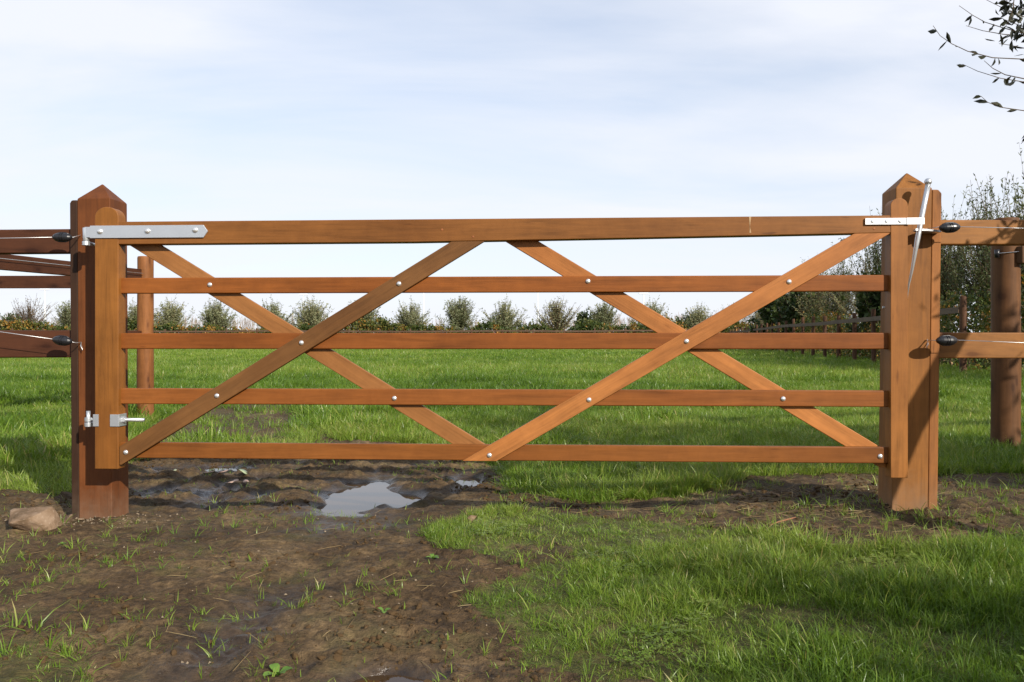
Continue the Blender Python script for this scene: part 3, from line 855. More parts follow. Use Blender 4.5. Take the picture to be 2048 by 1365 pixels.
far_fence('brown post and rail fence across the far end of the pasture', (-50.0, FARY + 0.5), side_pt(FARY), 2.86, 1.90, (0.10, 0.05, 0.03), (0.10, 0.06, 0.04), rails=(0.88, 0.18), start=0.5)

# ------------------------------------------------------------------ grass
M_GRASS = leafmat('grass_blades', [(0.0, (0.036, 0.082, 0.007)), (0.35, (0.092, 0.172, 0.016)), (0.65, (0.175, 0.262, 0.034)), (0.88, (0.27, 0.33, 0.075)), (1.0, (0.40, 0.35, 0.14))], 0.40, 0.36, True, 0.34)
M_STRAW = leafmat('dry_straw', [(0, (0.17, 0.11, 0.05)), (1, (0.34, 0.26, 0.13))], 0.2, 0.6)
def blades(n, rad, hmin, hmax, width, lean, seed, segs=3, dry=0.0, even=False):
    r = np.random.default_rng(seed); mb_v = []; f = []; tint = []
    for i in range(n):
        a = r.uniform(0, 2 * math.pi); q = rad * math.sqrt(r.uniform()) if not even else rad * r.uniform(0.0, 1)
        p = np.array([q * math.cos(a), q * math.sin(a), -0.012])
        h = r.uniform(hmin, hmax) * (1 - 0.25 * q / max(rad, 1e-6))
        th = a + r.normal() * 0.9
        out_ = np.array([math.cos(th), math.sin(th), 0]); sd = np.array([-math.sin(th), math.cos(th), 0])
        tw = r.normal() * 0.7; sd = sd * math.cos(tw) + out_ * math.sin(tw)
        ln = abs(r.normal()) * lean + 0.10; w = width * r.uniform(0.7, 1.3)
        base = len(mb_v); t0 = r.uniform(0.15, 0.75)
        if r.uniform() < dry: t0 = 1.5
        for s in range(segs):
            u = s / segs
            c = p + out_ * h * ln * u ** 2 * 1.3 + np.array([0, 0, h * (u - 0.30 * ln * u * u)])
            ww = w * (1 - 0.55 * u * u)
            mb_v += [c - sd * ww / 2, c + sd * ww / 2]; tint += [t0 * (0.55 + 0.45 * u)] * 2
        c = p + out_ * h * ln * 1.3 + np.array([0, 0, h * (1 - 0.30 * ln)])
        mb_v.append(c); tint.append(t0 + 0.12)
        for s in range(segs - 1):
            f.append((base + 2 * s, base + 2 * s + 1, base + 2 * s + 3, base + 2 * s + 2))
        f.append((base + 2 * segs - 2, base + 2 * segs - 1, base + 2 * segs))
    m = MB(); m.add(np.array(mb_v), f, np.array(tint))
    return m
def clover(n, rad, seed):
    r = np.random.default_rng(seed); m = MB()
    for i in range(n):
        a = r.uniform(0, 6.28); q = rad * math.sqrt(r.uniform()); h = r.uniform(0.012, 0.035)
        c = np.array([q * math.cos(a), q * math.sin(a), h])
        for j in range(3):
            b_ = a + j * 2.09 + r.uniform(-.2, .2); s = r.uniform(0.0035, 0.006)
            o_ = np.array([math.cos(b_), math.sin(b_), r.uniform(-.2, .3)]) * s; t_ = np.array([-math.sin(b_), math.cos(b_), 0]) * s * 0.75
            m.add([c, c + o_ - t_ , c + o_ * 1.7 - t_ * .5, c + o_ * 1.7 + t_ * .5, c + o_ + t_], [(0, 1, 2, 3, 4)], r.uniform(0.4, 0.8))
    return m
gcol = bpy.data.collections.new('grass_pieces')
def piece(i, m, mat_):
    me_ = m.mesh('grass_piece', True); me_.materials.append(mat_)
    o = bpy.data.objects.new('grass_piece_%02d' % i, me_); gcol.objects.link(o)
NP = 0
KIND = {}
def pieces(kind, ms):
    global NP
    KIND[kind] = (NP, len(ms))
    for m in ms: piece(NP, m, M_GRASS); NP += 1
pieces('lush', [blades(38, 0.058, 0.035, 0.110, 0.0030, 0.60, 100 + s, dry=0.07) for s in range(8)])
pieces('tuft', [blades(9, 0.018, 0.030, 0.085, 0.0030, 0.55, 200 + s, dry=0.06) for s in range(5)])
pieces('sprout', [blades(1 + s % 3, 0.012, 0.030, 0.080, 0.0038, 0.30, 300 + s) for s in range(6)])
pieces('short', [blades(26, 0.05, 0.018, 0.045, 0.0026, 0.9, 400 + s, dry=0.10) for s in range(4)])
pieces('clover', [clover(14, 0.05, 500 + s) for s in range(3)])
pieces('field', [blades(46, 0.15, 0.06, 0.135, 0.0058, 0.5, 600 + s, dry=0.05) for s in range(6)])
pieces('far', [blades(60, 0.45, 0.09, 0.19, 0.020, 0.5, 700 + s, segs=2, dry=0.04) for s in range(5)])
pieces('stalk', [blades(14, 0.07, 0.16, 0.34, 0.0042, 0.4, 800 + s, dry=0.8) for s in range(3)])
pts = {'p': [], 'rot': [], 'scl': [], 'pick': [], 'shade': []}
def scatter(kind, x, y, s0, s1, shade, tilt=0.12):
    n = len(x)
    if n == 0: return
    z = height(x, y)
    i0, cnt = KIND[kind]
    pts['p'].append(np.stack([x, y, z], 1))
    pts['rot'].append(np.stack([rng.normal(0, tilt, n), rng.normal(0, tilt, n), rng.uniform(0, 6.28, n)], 1))
    pts['scl'].append(rng.uniform(s0, s1, n))
    pts['pick'].append(i0 + rng.integers(0, cnt, n))
    pts['shade'].append(np.clip(shade, 0, 1))
def view_area(y0, y1, dens, margin=0.5, xmax=1e9):
    """even random points in a strip a little wider than the view"""
    w0 = 1.25 * y1 * 1024 / F + margin
    w0 = min(w0, xmax)
    n = int(dens * (y1 - y0) * 2 * w0)
    return rng.uniform(-w0, w0, n), rng.uniform(y0, y1, n)
def shade_of(x, y):
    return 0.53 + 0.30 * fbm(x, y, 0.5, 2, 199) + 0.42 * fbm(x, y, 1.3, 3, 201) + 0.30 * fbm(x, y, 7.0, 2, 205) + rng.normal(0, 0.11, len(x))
def not_side(x, y): return x < 6.87 + 0.1758 * y + 3.0
# foreground lawn
x, y = view_area(1.7, 5.0, 900)
c = cover(x, y); lush = fbm(x, y, 0.45, 3, 211)
thick = sstep(x + 0.25 * fbm(x, y, 0.7, 2, 301), 0.25, 1.1)
s = 0.62 + 0.75 * lush + 0.50 * thick
keep = (c > 0.85) & (rng.uniform(size=len(x)) < np.clip(0.34 + 1.25 * lush + 0.52 * thick, 0.03, 1))
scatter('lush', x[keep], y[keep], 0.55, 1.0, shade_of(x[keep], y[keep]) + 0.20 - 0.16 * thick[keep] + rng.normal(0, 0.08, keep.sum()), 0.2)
sc = pts['scl'][-1]; pts['scl'][-1] = sc * np.clip(s[keep], 0.42, 1.6)
x, y = view_area(1.7, 5.0, 700); c = cover(x, y)
keep = (c > 0.5) & (rng.uniform(size=len(x)) < 0.8 * c)
scatter('short', x[keep], y[keep], 0.6, 1.1, shade_of(x[keep], y[keep]) + 0.08)
x, y = view_area(1.7, 5.0, 170); c = cover(x, y)
keep = (c > 0.8) & (fbm(x, y, 0.5, 2, 221) > 0.22)
scatter('clover', x[keep], y[keep], 0.7, 1.2, shade_of(x[keep], y[keep]) + 0.1)
x, y = view_area(1.7, 5.0, 130); c = cover(x, y)
keep = (c > 0.15) & (c < 1.1) & (rng.uniform(size=len(x)) < 0.3 + 0.5 * c)
scatter('tuft', x[keep], y[keep], 0.7, 1.35, shade_of(x[keep], y[keep]) + 0.12)
# seedlings and stray tufts on the bare mud
x, y = view_area(1.7, 6.5, 420); c = cover(x, y); cl = fbm(x, y, 0.38, 3, 231)
keep = (c < 0.5) & (rng.uniform(size=len(x)) < np.clip(0.26 + 0.95 * cl, 0.04, 1) * (1 - 0.55 * (y > 4.4)))
for (a, b2, rx, ry, dep, wl) in PUDDLES: keep &= ((x - a) / rx) ** 2 + ((y - b2) / ry) ** 2 > 0.75
scatter('sprout', x[keep], y[keep], 0.6, 1.15, shade_of(x[keep], y[keep]) + 0.22)
x, y = view_area(1.7, 6.5, 95); c = cover(x, y); cl = fbm(x, y, 0.5, 3, 241)
keep = (c < 0.5) & (cl > 0.16)
for (a, b2, rx, ry, dep, wl) in PUDDLES: keep &= ((x - a) / rx) ** 2 + ((y - b2) / ry) ** 2 > 0.9
scatter('tuft', x[keep], y[keep], 0.5, 1.0, shade_of(x[keep], y[keep]) + 0.18)
x, y = np.array([-.72, -.70, -.745, -.715, -.69]) - 0.03, np.array([2.88, 2.90, 2.89, 2.86, 2.93])
scatter('tuft', x, y, 0.9, 1.2, np.full(5, 0.75))
x = rng.uniform(-1.9, -1.2, 34); y = 2.2 + rng.uniform(0, 0.42, 34)
scatter('tuft', x, y, 0.9, 1.7, np.full(34, 0.7))
x = rng.uniform(0.0, 3.2, 900); y = rng.uniform(3.2, 5.2, 900); c = cover(x, y); cl = fbm(x, y, 0.3, 3, 311)
keep = (c < 0.5) & (rng.uniform(size=900) < np.clip(0.25 + 1.1 * cl, 0, 1))
scatter('tuft', x[keep], y[keep], 0.6, 1.5, shade_of(x[keep], y[keep]) + 0.05)
keep = (c < 0.5) & (rng.uniform(size=900) < 0.5)
scatter('sprout', x[keep], y[keep], 0.8, 1.5, shade_of(x[keep], y[keep]) + 0.1)
x = rng.uniform(-4.2, -0.8, 1500); y = rng.uniform(6.4, 11.5, 1500); c = cover(x, y); cl = fbm(x, y, 0.5, 3, 321)
keep = (c < 0.6) & (rng.uniform(size=1500) < np.clip(0.35 + 1.1 * cl, 0, 1))
scatter('tuft', x[keep], y[keep], 0.9, 1.9, shade_of(x[keep], y[keep]) + 0.08)
scatter('sprout', x[keep] + 0.07, y[keep] + 0.05, 1.0, 1.9, shade_of(x[keep], y[keep]) + 0.1)
# just behind the gate
x, y = view_area(4.7, 9.5, 330, 1.0); c = cover(x, y)
keep = rng.uniform(size=len(x)) < c * np.clip(0.75 + 1.1 * fbm(x, y, 0.55, 3, 251) + 0.35 * sstep(y, 6.0, 7.5), 0.05, 1)
keep &= (c > 0.12)
scatter('lush', x[keep], y[keep], 1.0, 1.7, shade_of(x[keep], y[keep]), 0.16)
x, y = view_area(6.0, 16, 62, 1.0); c = cover(x, y)
keep = rng.uniform(size=len(x)) < c; keep &= not_side(x, y)
scatter('field', x[keep], y[keep], 0.75, 1.2, shade_of(x[keep], y[keep]) + 0.05, 0.14)
keep &= fbm(x, y, 1.2, 2, 261) > 0.30
scatter('field', x[keep], y[keep], 1.2, 1.9, shade_of(x[keep], y[keep]) - 0.16, 0.2)
x, y = view_area(16, 34, 17, 2.0); keep = not_side(x, y)
scatter('field', x[keep], y[keep], 1.0, 1.9, shade_of(x[keep], y[keep]) + 0.08, 0.16)
x, y = view_area(30, 78, 3.6, 2.0); keep = not_side(x, y)
scatter('far', x[keep], y[keep], 0.8, 1.3, shade_of(x[keep], y[keep]) + 0.13, 0.1)
x, y = view_area(11, 60, 0.55, 2.0); keep = not_side(x, y) & (fbm(x, y, 6, 2, 271) > 0.0)
scatter('stalk', x[keep], y[keep], 0.8, 1.3, np.full(keep.sum(), 0.8), 0.2)
Pp = np.concatenate(pts['p']); n = len(Pp)
me = bpy.data.meshes.new('grass')
me.vertices.add(n); me.vertices.foreach_set('co', Pp.astype(np.float32).ravel())
for nm, typ, key, prop in (('rot', 'FLOAT_VECTOR', 'rot', 'vector'), ('scl', 'FLOAT', 'scl', 'value'), ('pick', 'INT', 'pick', 'value'), ('shade', 'FLOAT', 'shade', 'value')):
    arr = np.concatenate(pts[key])
    a_ = me.attributes.new(nm, typ, 'POINT')
    a_.data.foreach_set(prop, arr.astype(np.int32 if typ == 'INT' else np.float32).ravel())
me.update()
grass = link('grass', me)
tag(grass, 'bright green meadow grass growing round the mud and over the pasture', 'grass', kind='stuff')
def scatter_nodes(target, coll):
    ng = bpy.data.node_groups.new('scatter', 'GeometryNodeTree')
    ng.interface.new_socket('Geometry', in_out='INPUT', socket_type='NodeSocketGeometry')
    ng.interface.new_socket('Geometry', in_out='OUTPUT', socket_type='NodeSocketGeometry')
    gi = ng.nodes.new('NodeGroupInput'); go = ng.nodes.new('NodeGroupOutput')
    ci = ng.nodes.new('GeometryNodeCollectionInfo'); ci.inputs['Collection'].default_value = coll
    ci.inputs['Separate Children'].default_value = True; ci.inputs['Reset Children'].default_value = True
    m2p = ng.nodes.new('GeometryNodeMeshToPoints')
    iop = ng.nodes.new('GeometryNodeInstanceOnPoints')
    def nattr(name, typ):
        a_ = ng.nodes.new('GeometryNodeInputNamedAttribute'); a_.data_type = typ; a_.inputs['Name'].default_value = name
        return [o for o in a_.outputs if o.enabled and o.name == 'Attribute'][0]
    e2r = ng.nodes.new('FunctionNodeEulerToRotation')
    ng.links.new(nattr('rot', 'FLOAT_VECTOR'), e2r.inputs[0])
    ng.links.new(gi.outputs[0], m2p.inputs[0])
    ng.links.new(m2p.outputs[0], iop.inputs['Points'])
    ng.links.new(ci.outputs[0], iop.inputs['Instance'])
    iop.inputs['Pick Instance'].default_value = True
    ng.links.new(nattr('pick', 'INT'), iop.inputs['Instance Index'])
    ng.links.new(e2r.outputs[0], iop.inputs['Rotation'])
    ng.links.new(nattr('scl', 'FLOAT'), iop.inputs['Scale'])
    ng.links.new(iop.outputs[0], go.inputs[0])
    gm = target.modifiers.new('scatter', 'NODES'); gm.node_group = ng
scatter_nodes(grass, gcol)
print('grass instances', n)

# crumbled lumps of earth on the bare ground
M_CLOD = plain('crumbled_earth', (0.070, 0.044, 0.022), 0.95, 0.05, 0.6, 30)
ccol = bpy.data.collections.new('clod_pieces')
import bmesh
for i in range(6):
    bm = bmesh.new(); bmesh.ops.create_icosphere(bm, subdivisions=2, radius=1.0); rr_ = np.random.default_rng(900 + i)
    sq = rr_.uniform(0.6, 1.2, 3)
    for v_ in bm.verts:
        c_ = np.array(v_.co); k_ = 1 + 0.45 * float(fbm(np.array([c_[0] * 2 + i * 5]), np.array([c_[1] * 2 + c_[2] * 3]), 1.2, 3, i)[0])
        v_.co = c_ * k_ * sq * np.array([1, 1, 0.7])
    me_ = bpy.data.meshes.new('clod_piece'); bm.to_mesh(me_); bm.free(); me_.materials.append(M_CLOD)
    ccol.objects.link(bpy.data.objects.new('clod_piece_%02d' % i, me_))
x, y = view_area(1.8, 6.6, 2600); c = cover(x, y); cl = fbm(x, y, 0.35, 4, 281)
keep = (c < 0.6) & (rng.uniform(size=len(x)) < np.clip(0.12 + 1.3 * cl, 0.0, 0.9))
for (a, b2, rx, ry, dep, wl) in PUDDLES: keep &= ((x - a) / rx) ** 2 + ((y - b2) / ry) ** 2 > 0.9
x, y = x[keep], y[keep]; n_c = len(x)
me = bpy.data.meshes.new('soil_clods'); me.vertices.add(n_c)
cs_ = 0.0018 + 0.013 * rng.uniform(size=n_c) ** 5
me.vertices.foreach_set('co', np.stack([x, y, height(x, y) + cs_ * 0.15], 1).astype(np.float32).ravel())
for nm, typ, prop, arr in (('rot', 'FLOAT_VECTOR', 'vector', rng.uniform(0, 6.28, (n_c, 3)) * np.array([0.1, 0.1, 1])), ('scl', 'FLOAT', 'value', cs_), ('pick', 'INT', 'value', rng.integers(0, 6, n_c))):
    a_ = me.attributes.new(nm, typ, 'POINT'); a_.data.foreach_set(prop, arr.astype(np.int32 if typ == 'INT' else np.float32).ravel())
clods = link('soil_clods', me); tag(clods, 'crumbled dark lumps of earth over the bare ground', 'soil', kind='stuff')
scatter_nodes(clods, ccol)
print('clods', n_c)

# ------------------------------------------------------------------ trees
M_BARK = plain('willow_bark', (0.085, 0.062, 0.042), 0.85, 0.1, 0.45, 9)
M_TWIG = plain('twigs', (0.10, 0.070, 0.042), 0.8, 0.15, 0.3, 5)
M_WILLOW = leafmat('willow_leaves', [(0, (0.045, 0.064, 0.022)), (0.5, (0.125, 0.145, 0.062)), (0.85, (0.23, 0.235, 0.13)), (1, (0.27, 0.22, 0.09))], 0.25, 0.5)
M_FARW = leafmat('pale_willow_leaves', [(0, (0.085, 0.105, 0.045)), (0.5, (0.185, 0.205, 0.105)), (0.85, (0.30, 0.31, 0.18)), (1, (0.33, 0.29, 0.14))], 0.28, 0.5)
M_DARKLEAF = leafmat('dark_leaves', [(0, (0.018, 0.035, 0.010)), (0.6, (0.045, 0.070, 0.020)), (1, (0.10, 0.12, 0.035))], 0.2, 0.5)
M_HEDGE = leafmat('autumn_hedge_leaves', [(0, (0.030, 0.050, 0.012)), (0.45, (0.065, 0.090, 0.020)), (0.70, (0.15, 0.135, 0.03)), (0.82, (0.30, 0.13, 0.025)), (1, (0.34, 0.20, 0.04))], 0.3, 0.5)
M_PINK = leafmat('bare_twig_tips', [(0, (0.12, 0.085, 0.06)), (1, (0.20, 0.16, 0.115))], 0.15, 0.7)

def make_tree(seed, trunk_h, trunk_r, shoots, sl, spread, leaf_n, L, Wd, leaf_m, up=0.35, side=3, tw_r=0.014, tint=(0.15, 0.85), leaf_from=0.12, start_lo=0.75, bare=0.0):
    """short trunk, a head of radiating shoots with side twigs, leaves all along them; returns trunk mesh and crown mesh"""
    r = np.random.default_rng(seed)
    tb = MB(); tk = MB()
    lean = r.normal(0, 0.05, 2)
    tz = np.linspace(-0.15, trunk_h, 6)
    tp = np.stack([lean[0] * tz + 0.03 * np.sin(tz * 3), lean[1] * tz, tz], 1)
    tb.tube(tp, trunk_r * np.array([1.35, 1.1, 1.0, 0.95, 1.0, 0.85]), 9)
    LP = []; LD = []; LT = []
    for i in range(shoots):
        th = r.uniform(0, 6.283); el = math.pi / 2 - abs(r.normal(0, 1)) * spread
        el = max(el, -0.10)
        d = np.array([math.cos(th) * math.cos(el), math.sin(th) * math.cos(el), math.sin(el)])
        l = sl * r.uniform(0.55, 1.0) * (0.72 + 0.28 * max(0, math.sin(el)))
        p0 = tp[-1] * r.uniform(start_lo, 1.0) * np.array([1, 1, 1]) + r.normal(0, trunk_r * 0.3, 3) * np.array([1, 1, .4])
        u = np.linspace(0, 1, 6)[:, None]
        path = p0 + d * l * u + np.array([0, 0, up * l]) * u ** 2 + r.normal(0, 0.05 * l, 3) * u ** 1.5
        tk.tube(path, tw_r * (1 - 0.82 * u[:, 0]) * r.uniform(0.7, 1.3), 3, False)
        branches = [path]
        for s in range(side):
            u0 = r.uniform(0.15, 0.75); k_ = int(u0 * 5)
            q0 = path[k_] + (path[k_ + 1] - path[k_]) * (u0 * 5 - k_)
            dd = norm(norm(path[-1] - path[0]) + r.normal(0, 0.42, 3) + np.array([0, 0, 0.25]))
            ll = l * r.uniform(0.25, 0.5)
            uu = np.linspace(0, 1, 4)[:, None]
            bp = q0 + dd * ll * uu + np.array([0, 0, 0.2 * ll]) * uu ** 2
            tk.tube(bp, tw_r * 0.45 * (1 - 0.8 * uu[:, 0]), 3, False)
            branches.append(bp)
        tot = sum(np.linalg.norm(b_[-1] - b_[0]) for b_ in branches)
        for b_ in branches:
            m = int(leaf_n / shoots * np.linalg.norm(b_[-1] - b_[0]) / tot * r.uniform(0.6, 1.4) * (1 - bare)) + 1
            uu = r.uniform(leaf_from, 1.0, m) * (len(b_) - 1); k_ = np.minimum(uu.astype(int), len(b_) - 2)
            q = b_[k_] + (b_[k_ + 1] - b_[k_]) * (uu - k_)[:, None]
            t_ = norm(b_[k_ + 1] - b_[k_])
            LP.append(q); LD.append(t_ * 0.8 + r.normal(0, 0.75, (m, 3)))
            LT.append(np.clip(r.uniform(*tint) + r.normal(0, 0.16, m), 0, 1))
    P3 = np.concatenate(LP); D3 = np.concatenate(LD); T3 = np.concatenate(LT)
    V3, t3 = leaf_quads(P3, D3, L * r.uniform(0.6, 1.25, len(P3)), Wd * r.uniform(0.7, 1.3, len(P3)), T3)
    mt = tb.mesh('trunk', True); mt.materials.append(M_BARK)
    mk = tk.mesh('limbs', True); mk.materials.append(M_TWIG)
    mc = quads_mesh('crown', V3, len(P3), t3, leaf_m)
    return mt, mk, mc
def place_tree(name, meshes, loc, rz, sc, label, group=None, cat='tree'):
    o = empty(name, loc, rz, label, cat, group)
    o.scale = sc if hasattr(sc, '__len__') else (sc, sc, sc)
    link('trunk', meshes[0], o); l = link('limbs', meshes[1], o)
    link('crown', meshes[2], o)
    return o
# the row of pollard willows beyond the far fence
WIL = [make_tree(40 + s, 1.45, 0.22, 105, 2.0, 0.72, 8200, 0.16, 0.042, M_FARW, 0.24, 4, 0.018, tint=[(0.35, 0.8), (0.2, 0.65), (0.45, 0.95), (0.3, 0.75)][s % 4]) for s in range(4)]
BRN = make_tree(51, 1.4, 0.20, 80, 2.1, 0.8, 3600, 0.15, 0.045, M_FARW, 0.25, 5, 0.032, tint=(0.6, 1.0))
PNK = make_tree(52, 1.5, 0.18, 60, 2.6, 0.62, 1300, 0.14, 0.045, M_PINK, 0.3, 6, 0.030)
YW = 83.0
ORD = ['first', 'second', 'third', 'fourth', 'fifth', 'sixth', 'seventh', 'eighth', 'ninth', 'tenth', 'eleventh', 'twelfth', 'thirteenth', 'fourteenth', 'fifteenth', 'sixteenth']
willow_row = [(60, 590, 1.15, 'p'), (140, 598, 0.9, 1), (268, 594, 1.0, 0), (345, 588, 1.0, 2), (433, 590, 1.0, 3), (541, 588, 1.0, 0), (626, 585, 1.0, 2),
              (730, 594, 0.98, 1), (818, 590, 1.0, 0), (917, 588, 1.0, 1), (1012, 587, 1.0, 0), (1110, 587, 1.08, 'b'), (1205, 598, 1.0, 1), (1305, 590, 1.0, 2), (1395, 598, 0.85, 2), (1460, 604, 0.9, 'b')]
for i, (px, py, w, kd) in enumerate(willow_row):
    X = (px - 1024) / F * YW
    z0 = hz(X, YW) - 0.05
    htop = (682.5 - py) / F * YW - z0
    ms = PNK if kd == 'p' else BRN if kd == 'b' else WIL[kd]
    zmax = max(v_.co.z for v_ in ms[2].vertices)
    sc_ = htop / zmax
    lab = {'p': 'sparse pinkish bare tree in the far row beside a lamp post', 'b': 'brownish thinly leaved pollard, %s along the far row from the pinkish bare tree' % ORD[max(i - 1, 0)]}.get(kd, 'grey green pollard willow, %s along the far row from the pinkish bare tree' % ORD[max(i - 1, 0)])
    place_tree('pollard_willow' if kd not in ('p', 'b') else 'bare_tree', ms, (X, YW, z0), i * 1.9, (sc_ * w * 1.28, sc_ * w * 1.28, sc_), lab, 'pollard trees beyond the far fence')
# darker broadleaf trees between and behind them
DRK = [make_tree(60 + s, 1.0, 0.2, 70, 2.0, 0.85, 3400, 0.24, 0.15, M_DARKLEAF, 0.1, 3, 0.03, tint=(0.2, 0.7)) for s in range(2)]
for px, py, Y, w, lab in ((22, 622, 88, 1.0, 'low dark green tree beside the pinkish bare tree'), (766, 634, 90, 0.9, 'small round dark tree between two far willows'),
                          (1165, 616, 90, 1.0, 'dark rounded tree behind the far willow row'), (1376, 624, 90, 1.1, 'dark bushy tree near the far corner of the pasture'),
                          (1040, 640, 90, 0.8, 'low rounded tree showing beside a far willow')):
    X = (px - 1024) / F * Y; z0 = hz(X, Y) - 0.05; ht = (682.5 - py) / F * Y - z0
    ms = DRK[int(px) % 2]; zmax = max(v_.co.z for v_ in ms[2].vertices); s_ = ht / zmax
    place_tree('broadleaf_tree', ms, (X, Y, z0), px, (s_ * w, s_ * w, s_), lab)
# tall willows along the right hand fence
SIDE = [make_tree(70 + s, 1.7, 0.16, 58, 3.3, 0.42, 9500, 0.125, 0.034, M_WILLOW, 0.42, 6, 0.018, tint=[(0.0, 0.5), (0.1, 0.6), (0.0, 0.45)][s]) for s in range(3)]
SBRN = make_tree(77, 1.5, 0.15, 60, 2.8, 0.6, 4500, 0.11, 0.035, M_WILLOW, 0.35, 6, 0.018, tint=(0.7, 1.0))
zs = [max(v_.co.z for v_ in m[2].vertices) for m in SIDE]; zsb = max(v_.co.z for v_ in SBRN[2].vertices)
side_trees = [(17.3, 5.0, 0, 2.3), (20.0, 5.5, 1, 2.2), (22.8, 5.3, 2, 2.4), (25.8, 5.6, 0, 2.2), (29, 6.0, 1, 2.6), (32.5, 6.1, 2, 2.3), (36.5, 5.4, 'b', 2.5), (40.5, 5.8, 0, 2.3),
              (45, 5.4, 'b', 2.2), (50, 5.8, 1, 2.7), (55.5, 5.4, 2, 2.4), (61.5, 5.2, 0, 2.6), (68, 5.0, 'b', 2.3), (75, 5.0, 1, 2.6)]
for i, (Y, ht, kd, off) in enumerate(side_trees):
    X = side_pt(Y)[0] + off; z0 = hz(X, Y) - 0.05
    ms, zz = (SBRN, zsb) if kd == 'b' else (SIDE[kd], zs[kd]); s_ = ht / zz
    place_tree('willow' if kd != 'b' else 'bare_tree', ms, (X, Y, z0), i * 2.3, (s_ * 1.05, s_ * 1.05, s_),
               'brown half bare tree, %s along the pasture side fence counting from the gate' % ORD[i] if kd == 'b' else 'upright grey green willow, %s tree along the pasture side fence counting from the gate' % ORD[i], 'trees along the right hand fence')
for Y, ht, off, wh in ((47, 4.4, 1.4, 'ninth and tenth'), (57, 4.6, 1.5, 'eleventh and twelfth'), (30.5, 3.6, 1.6, 'fifth and sixth')):
    X = side_pt(Y)[0] + off; z0 = hz(X, Y) - 0.05; zmax = max(v_.co.z for v_ in DRK[0][2].vertices); s_ = ht / zmax
    place_tree('broadleaf_tree', DRK[0], (X, Y, z0), Y, (s_, s_, s_), 'dark leafy tree between the %s trees along the pasture side fence' % wh, 'dark trees along the right hand fence')

# hedges
def hedge(name, label, P0, P1, w, h, n, L, Wd, m, seed, hvar=0.35):
    r = np.random.default_rng(seed); P0 = np.array(P0, float); P1 = np.array(P1, float)
    d = (P1 - P0); Ln = np.linalg.norm(d); d /= Ln; s_ = np.array([d[1], -d[0]])
    root = empty(name, (P0[0], P0[1], hz(*P0)), 0, label, 'hedge')
    t = r.uniform(0, Ln, n); bump_ = fbm(t, np.full(n, seed * 1.0), 2.6, 4, seed)
    hh = h * (1 + hvar * bump_ * 1.6)
    v = r.uniform(-1, 1, n); zf = r.uniform(0, 1, n) ** 0.7
    shell = 0.55 + 0.45 * r.uniform(size=n) ** 0.4
    x2 = v * w / 2 * (1 - 0.45 * zf ** 2) * shell * (1 + 0.3 * fbm(t * 1.3, zf * 3, 1.1, 2, seed + 4))
    P2 = P0[None] + d[None] * t[:, None] + s_[None] * x2[:, None]
    gz_ = height(P2[:, 0], P2[:, 1], False)
    zz = zf * hh * (0.92 + 0.2 * r.uniform(size=n) ** 6)
    Pt = np.stack([P2[:, 0] - P0[0], P2[:, 1] - P0[1], gz_ + zz - root.location[2]], 1)
    D = r.normal(size=(n, 3)); D[:, 2] += 0.2
    clump = fbm(t * 1.0, zz * 1.0, 0.9, 3, seed + 9)
    tint = np.clip(0.50 + 0.50 * clump + r.normal(0, 0.17, n), 0, 1)
    V3, t3 = leaf_quads(Pt, D, L * r.uniform(0.6, 1.3, n), Wd * r.uniform(0.7, 1.3, n), tint)
    link('foliage', quads_mesh('foliage', V3, n, t3, m), root)
    mb = MB()
    for q in np.arange(0.3, Ln, max(0.9, Ln / 60)):
        p = P0 + d * q; z0 = hz(*p) - root.location[2]
        for j in range(3):
            a = r.normal(0, 0.25, 2)
            mb.tube([(p[0] - P0[0], p[1] - P0[1], z0 - 0.1), (p[0] - P0[0] + a[0], p[1] - P0[1] + a[1], z0 + h * 0.45), (p[0] - P0[0] + a[0] * 2.2, p[1] - P0[1] + a[1] * 2, z0 + h * 0.85)], [0.03, 0.02, 0.006], 4, False)
    mb.build('stems', M_TWIG, root, True)
    return root
q0 = np.array(side_pt(13.0)) + np.array([1.25, 0]); q1 = np.array(side_pt(74.0)) + np.array([1.3, 0])
hedge('hedge', 'dark green hedge with orange autumn leaves behind the right hand fence', q0, q1, 1.5, 1.75, 52000, 0.10, 0.075, M_HEDGE, 5)
hedge('hedge', 'low patchy hedge with yellow and orange leaves beyond the far fence', (-52, 80.0), (26, 80.0), 2.2, 2.25, 52000, 0.24, 0.17, M_HEDGE, 6, 0.42)

# distant bare poplars on the skyline
r = np.random.default_rng(99); mb = MB()
for i in range(620):
    px = r.uniform(-150, 1560); Y = r.uniform(195, 240)
    dens = vnoise(np.array([px / 130.0]), np.array([2.0]), 5)[0]
    X = (px - 1024) / F * Y; hgt = (0.75 + 0.45 * dens) * r.uniform(6.0, 7.4); z0 = -0.75
    mb.tube([(X, Y, z0), (X, Y, z0 + hgt * 0.5), (X + r.normal(0, .15), Y, z0 + hgt)], [0.09, 0.07, 0.02], 3, False)
    for j in range(24):
        h0 = r.uniform(0.12, 0.92) * hgt; a = r.uniform(0, 6.28); l = hgt * 0.22 * (1.15 - h0 / hgt) + 0.4
        mb.tube([(X, Y, z0 + h0), (X + math.cos(a) * l * 0.45, Y + math.sin(a) * l * 0.45, z0 + h0 + l)], [0.030, 0.015], 3, False)
k = plain('hazed_bare_branches', (0.27, 0.215, 0.18), 0.9, 0.05, 0.2, 0.3)  # branch colour is paled to stand in for distance haze
o = mb.build('distant_wood', k)
tag(o, 'far line of bare grey brown poplars on the skyline, paled for haze', 'wood', kind='stuff')

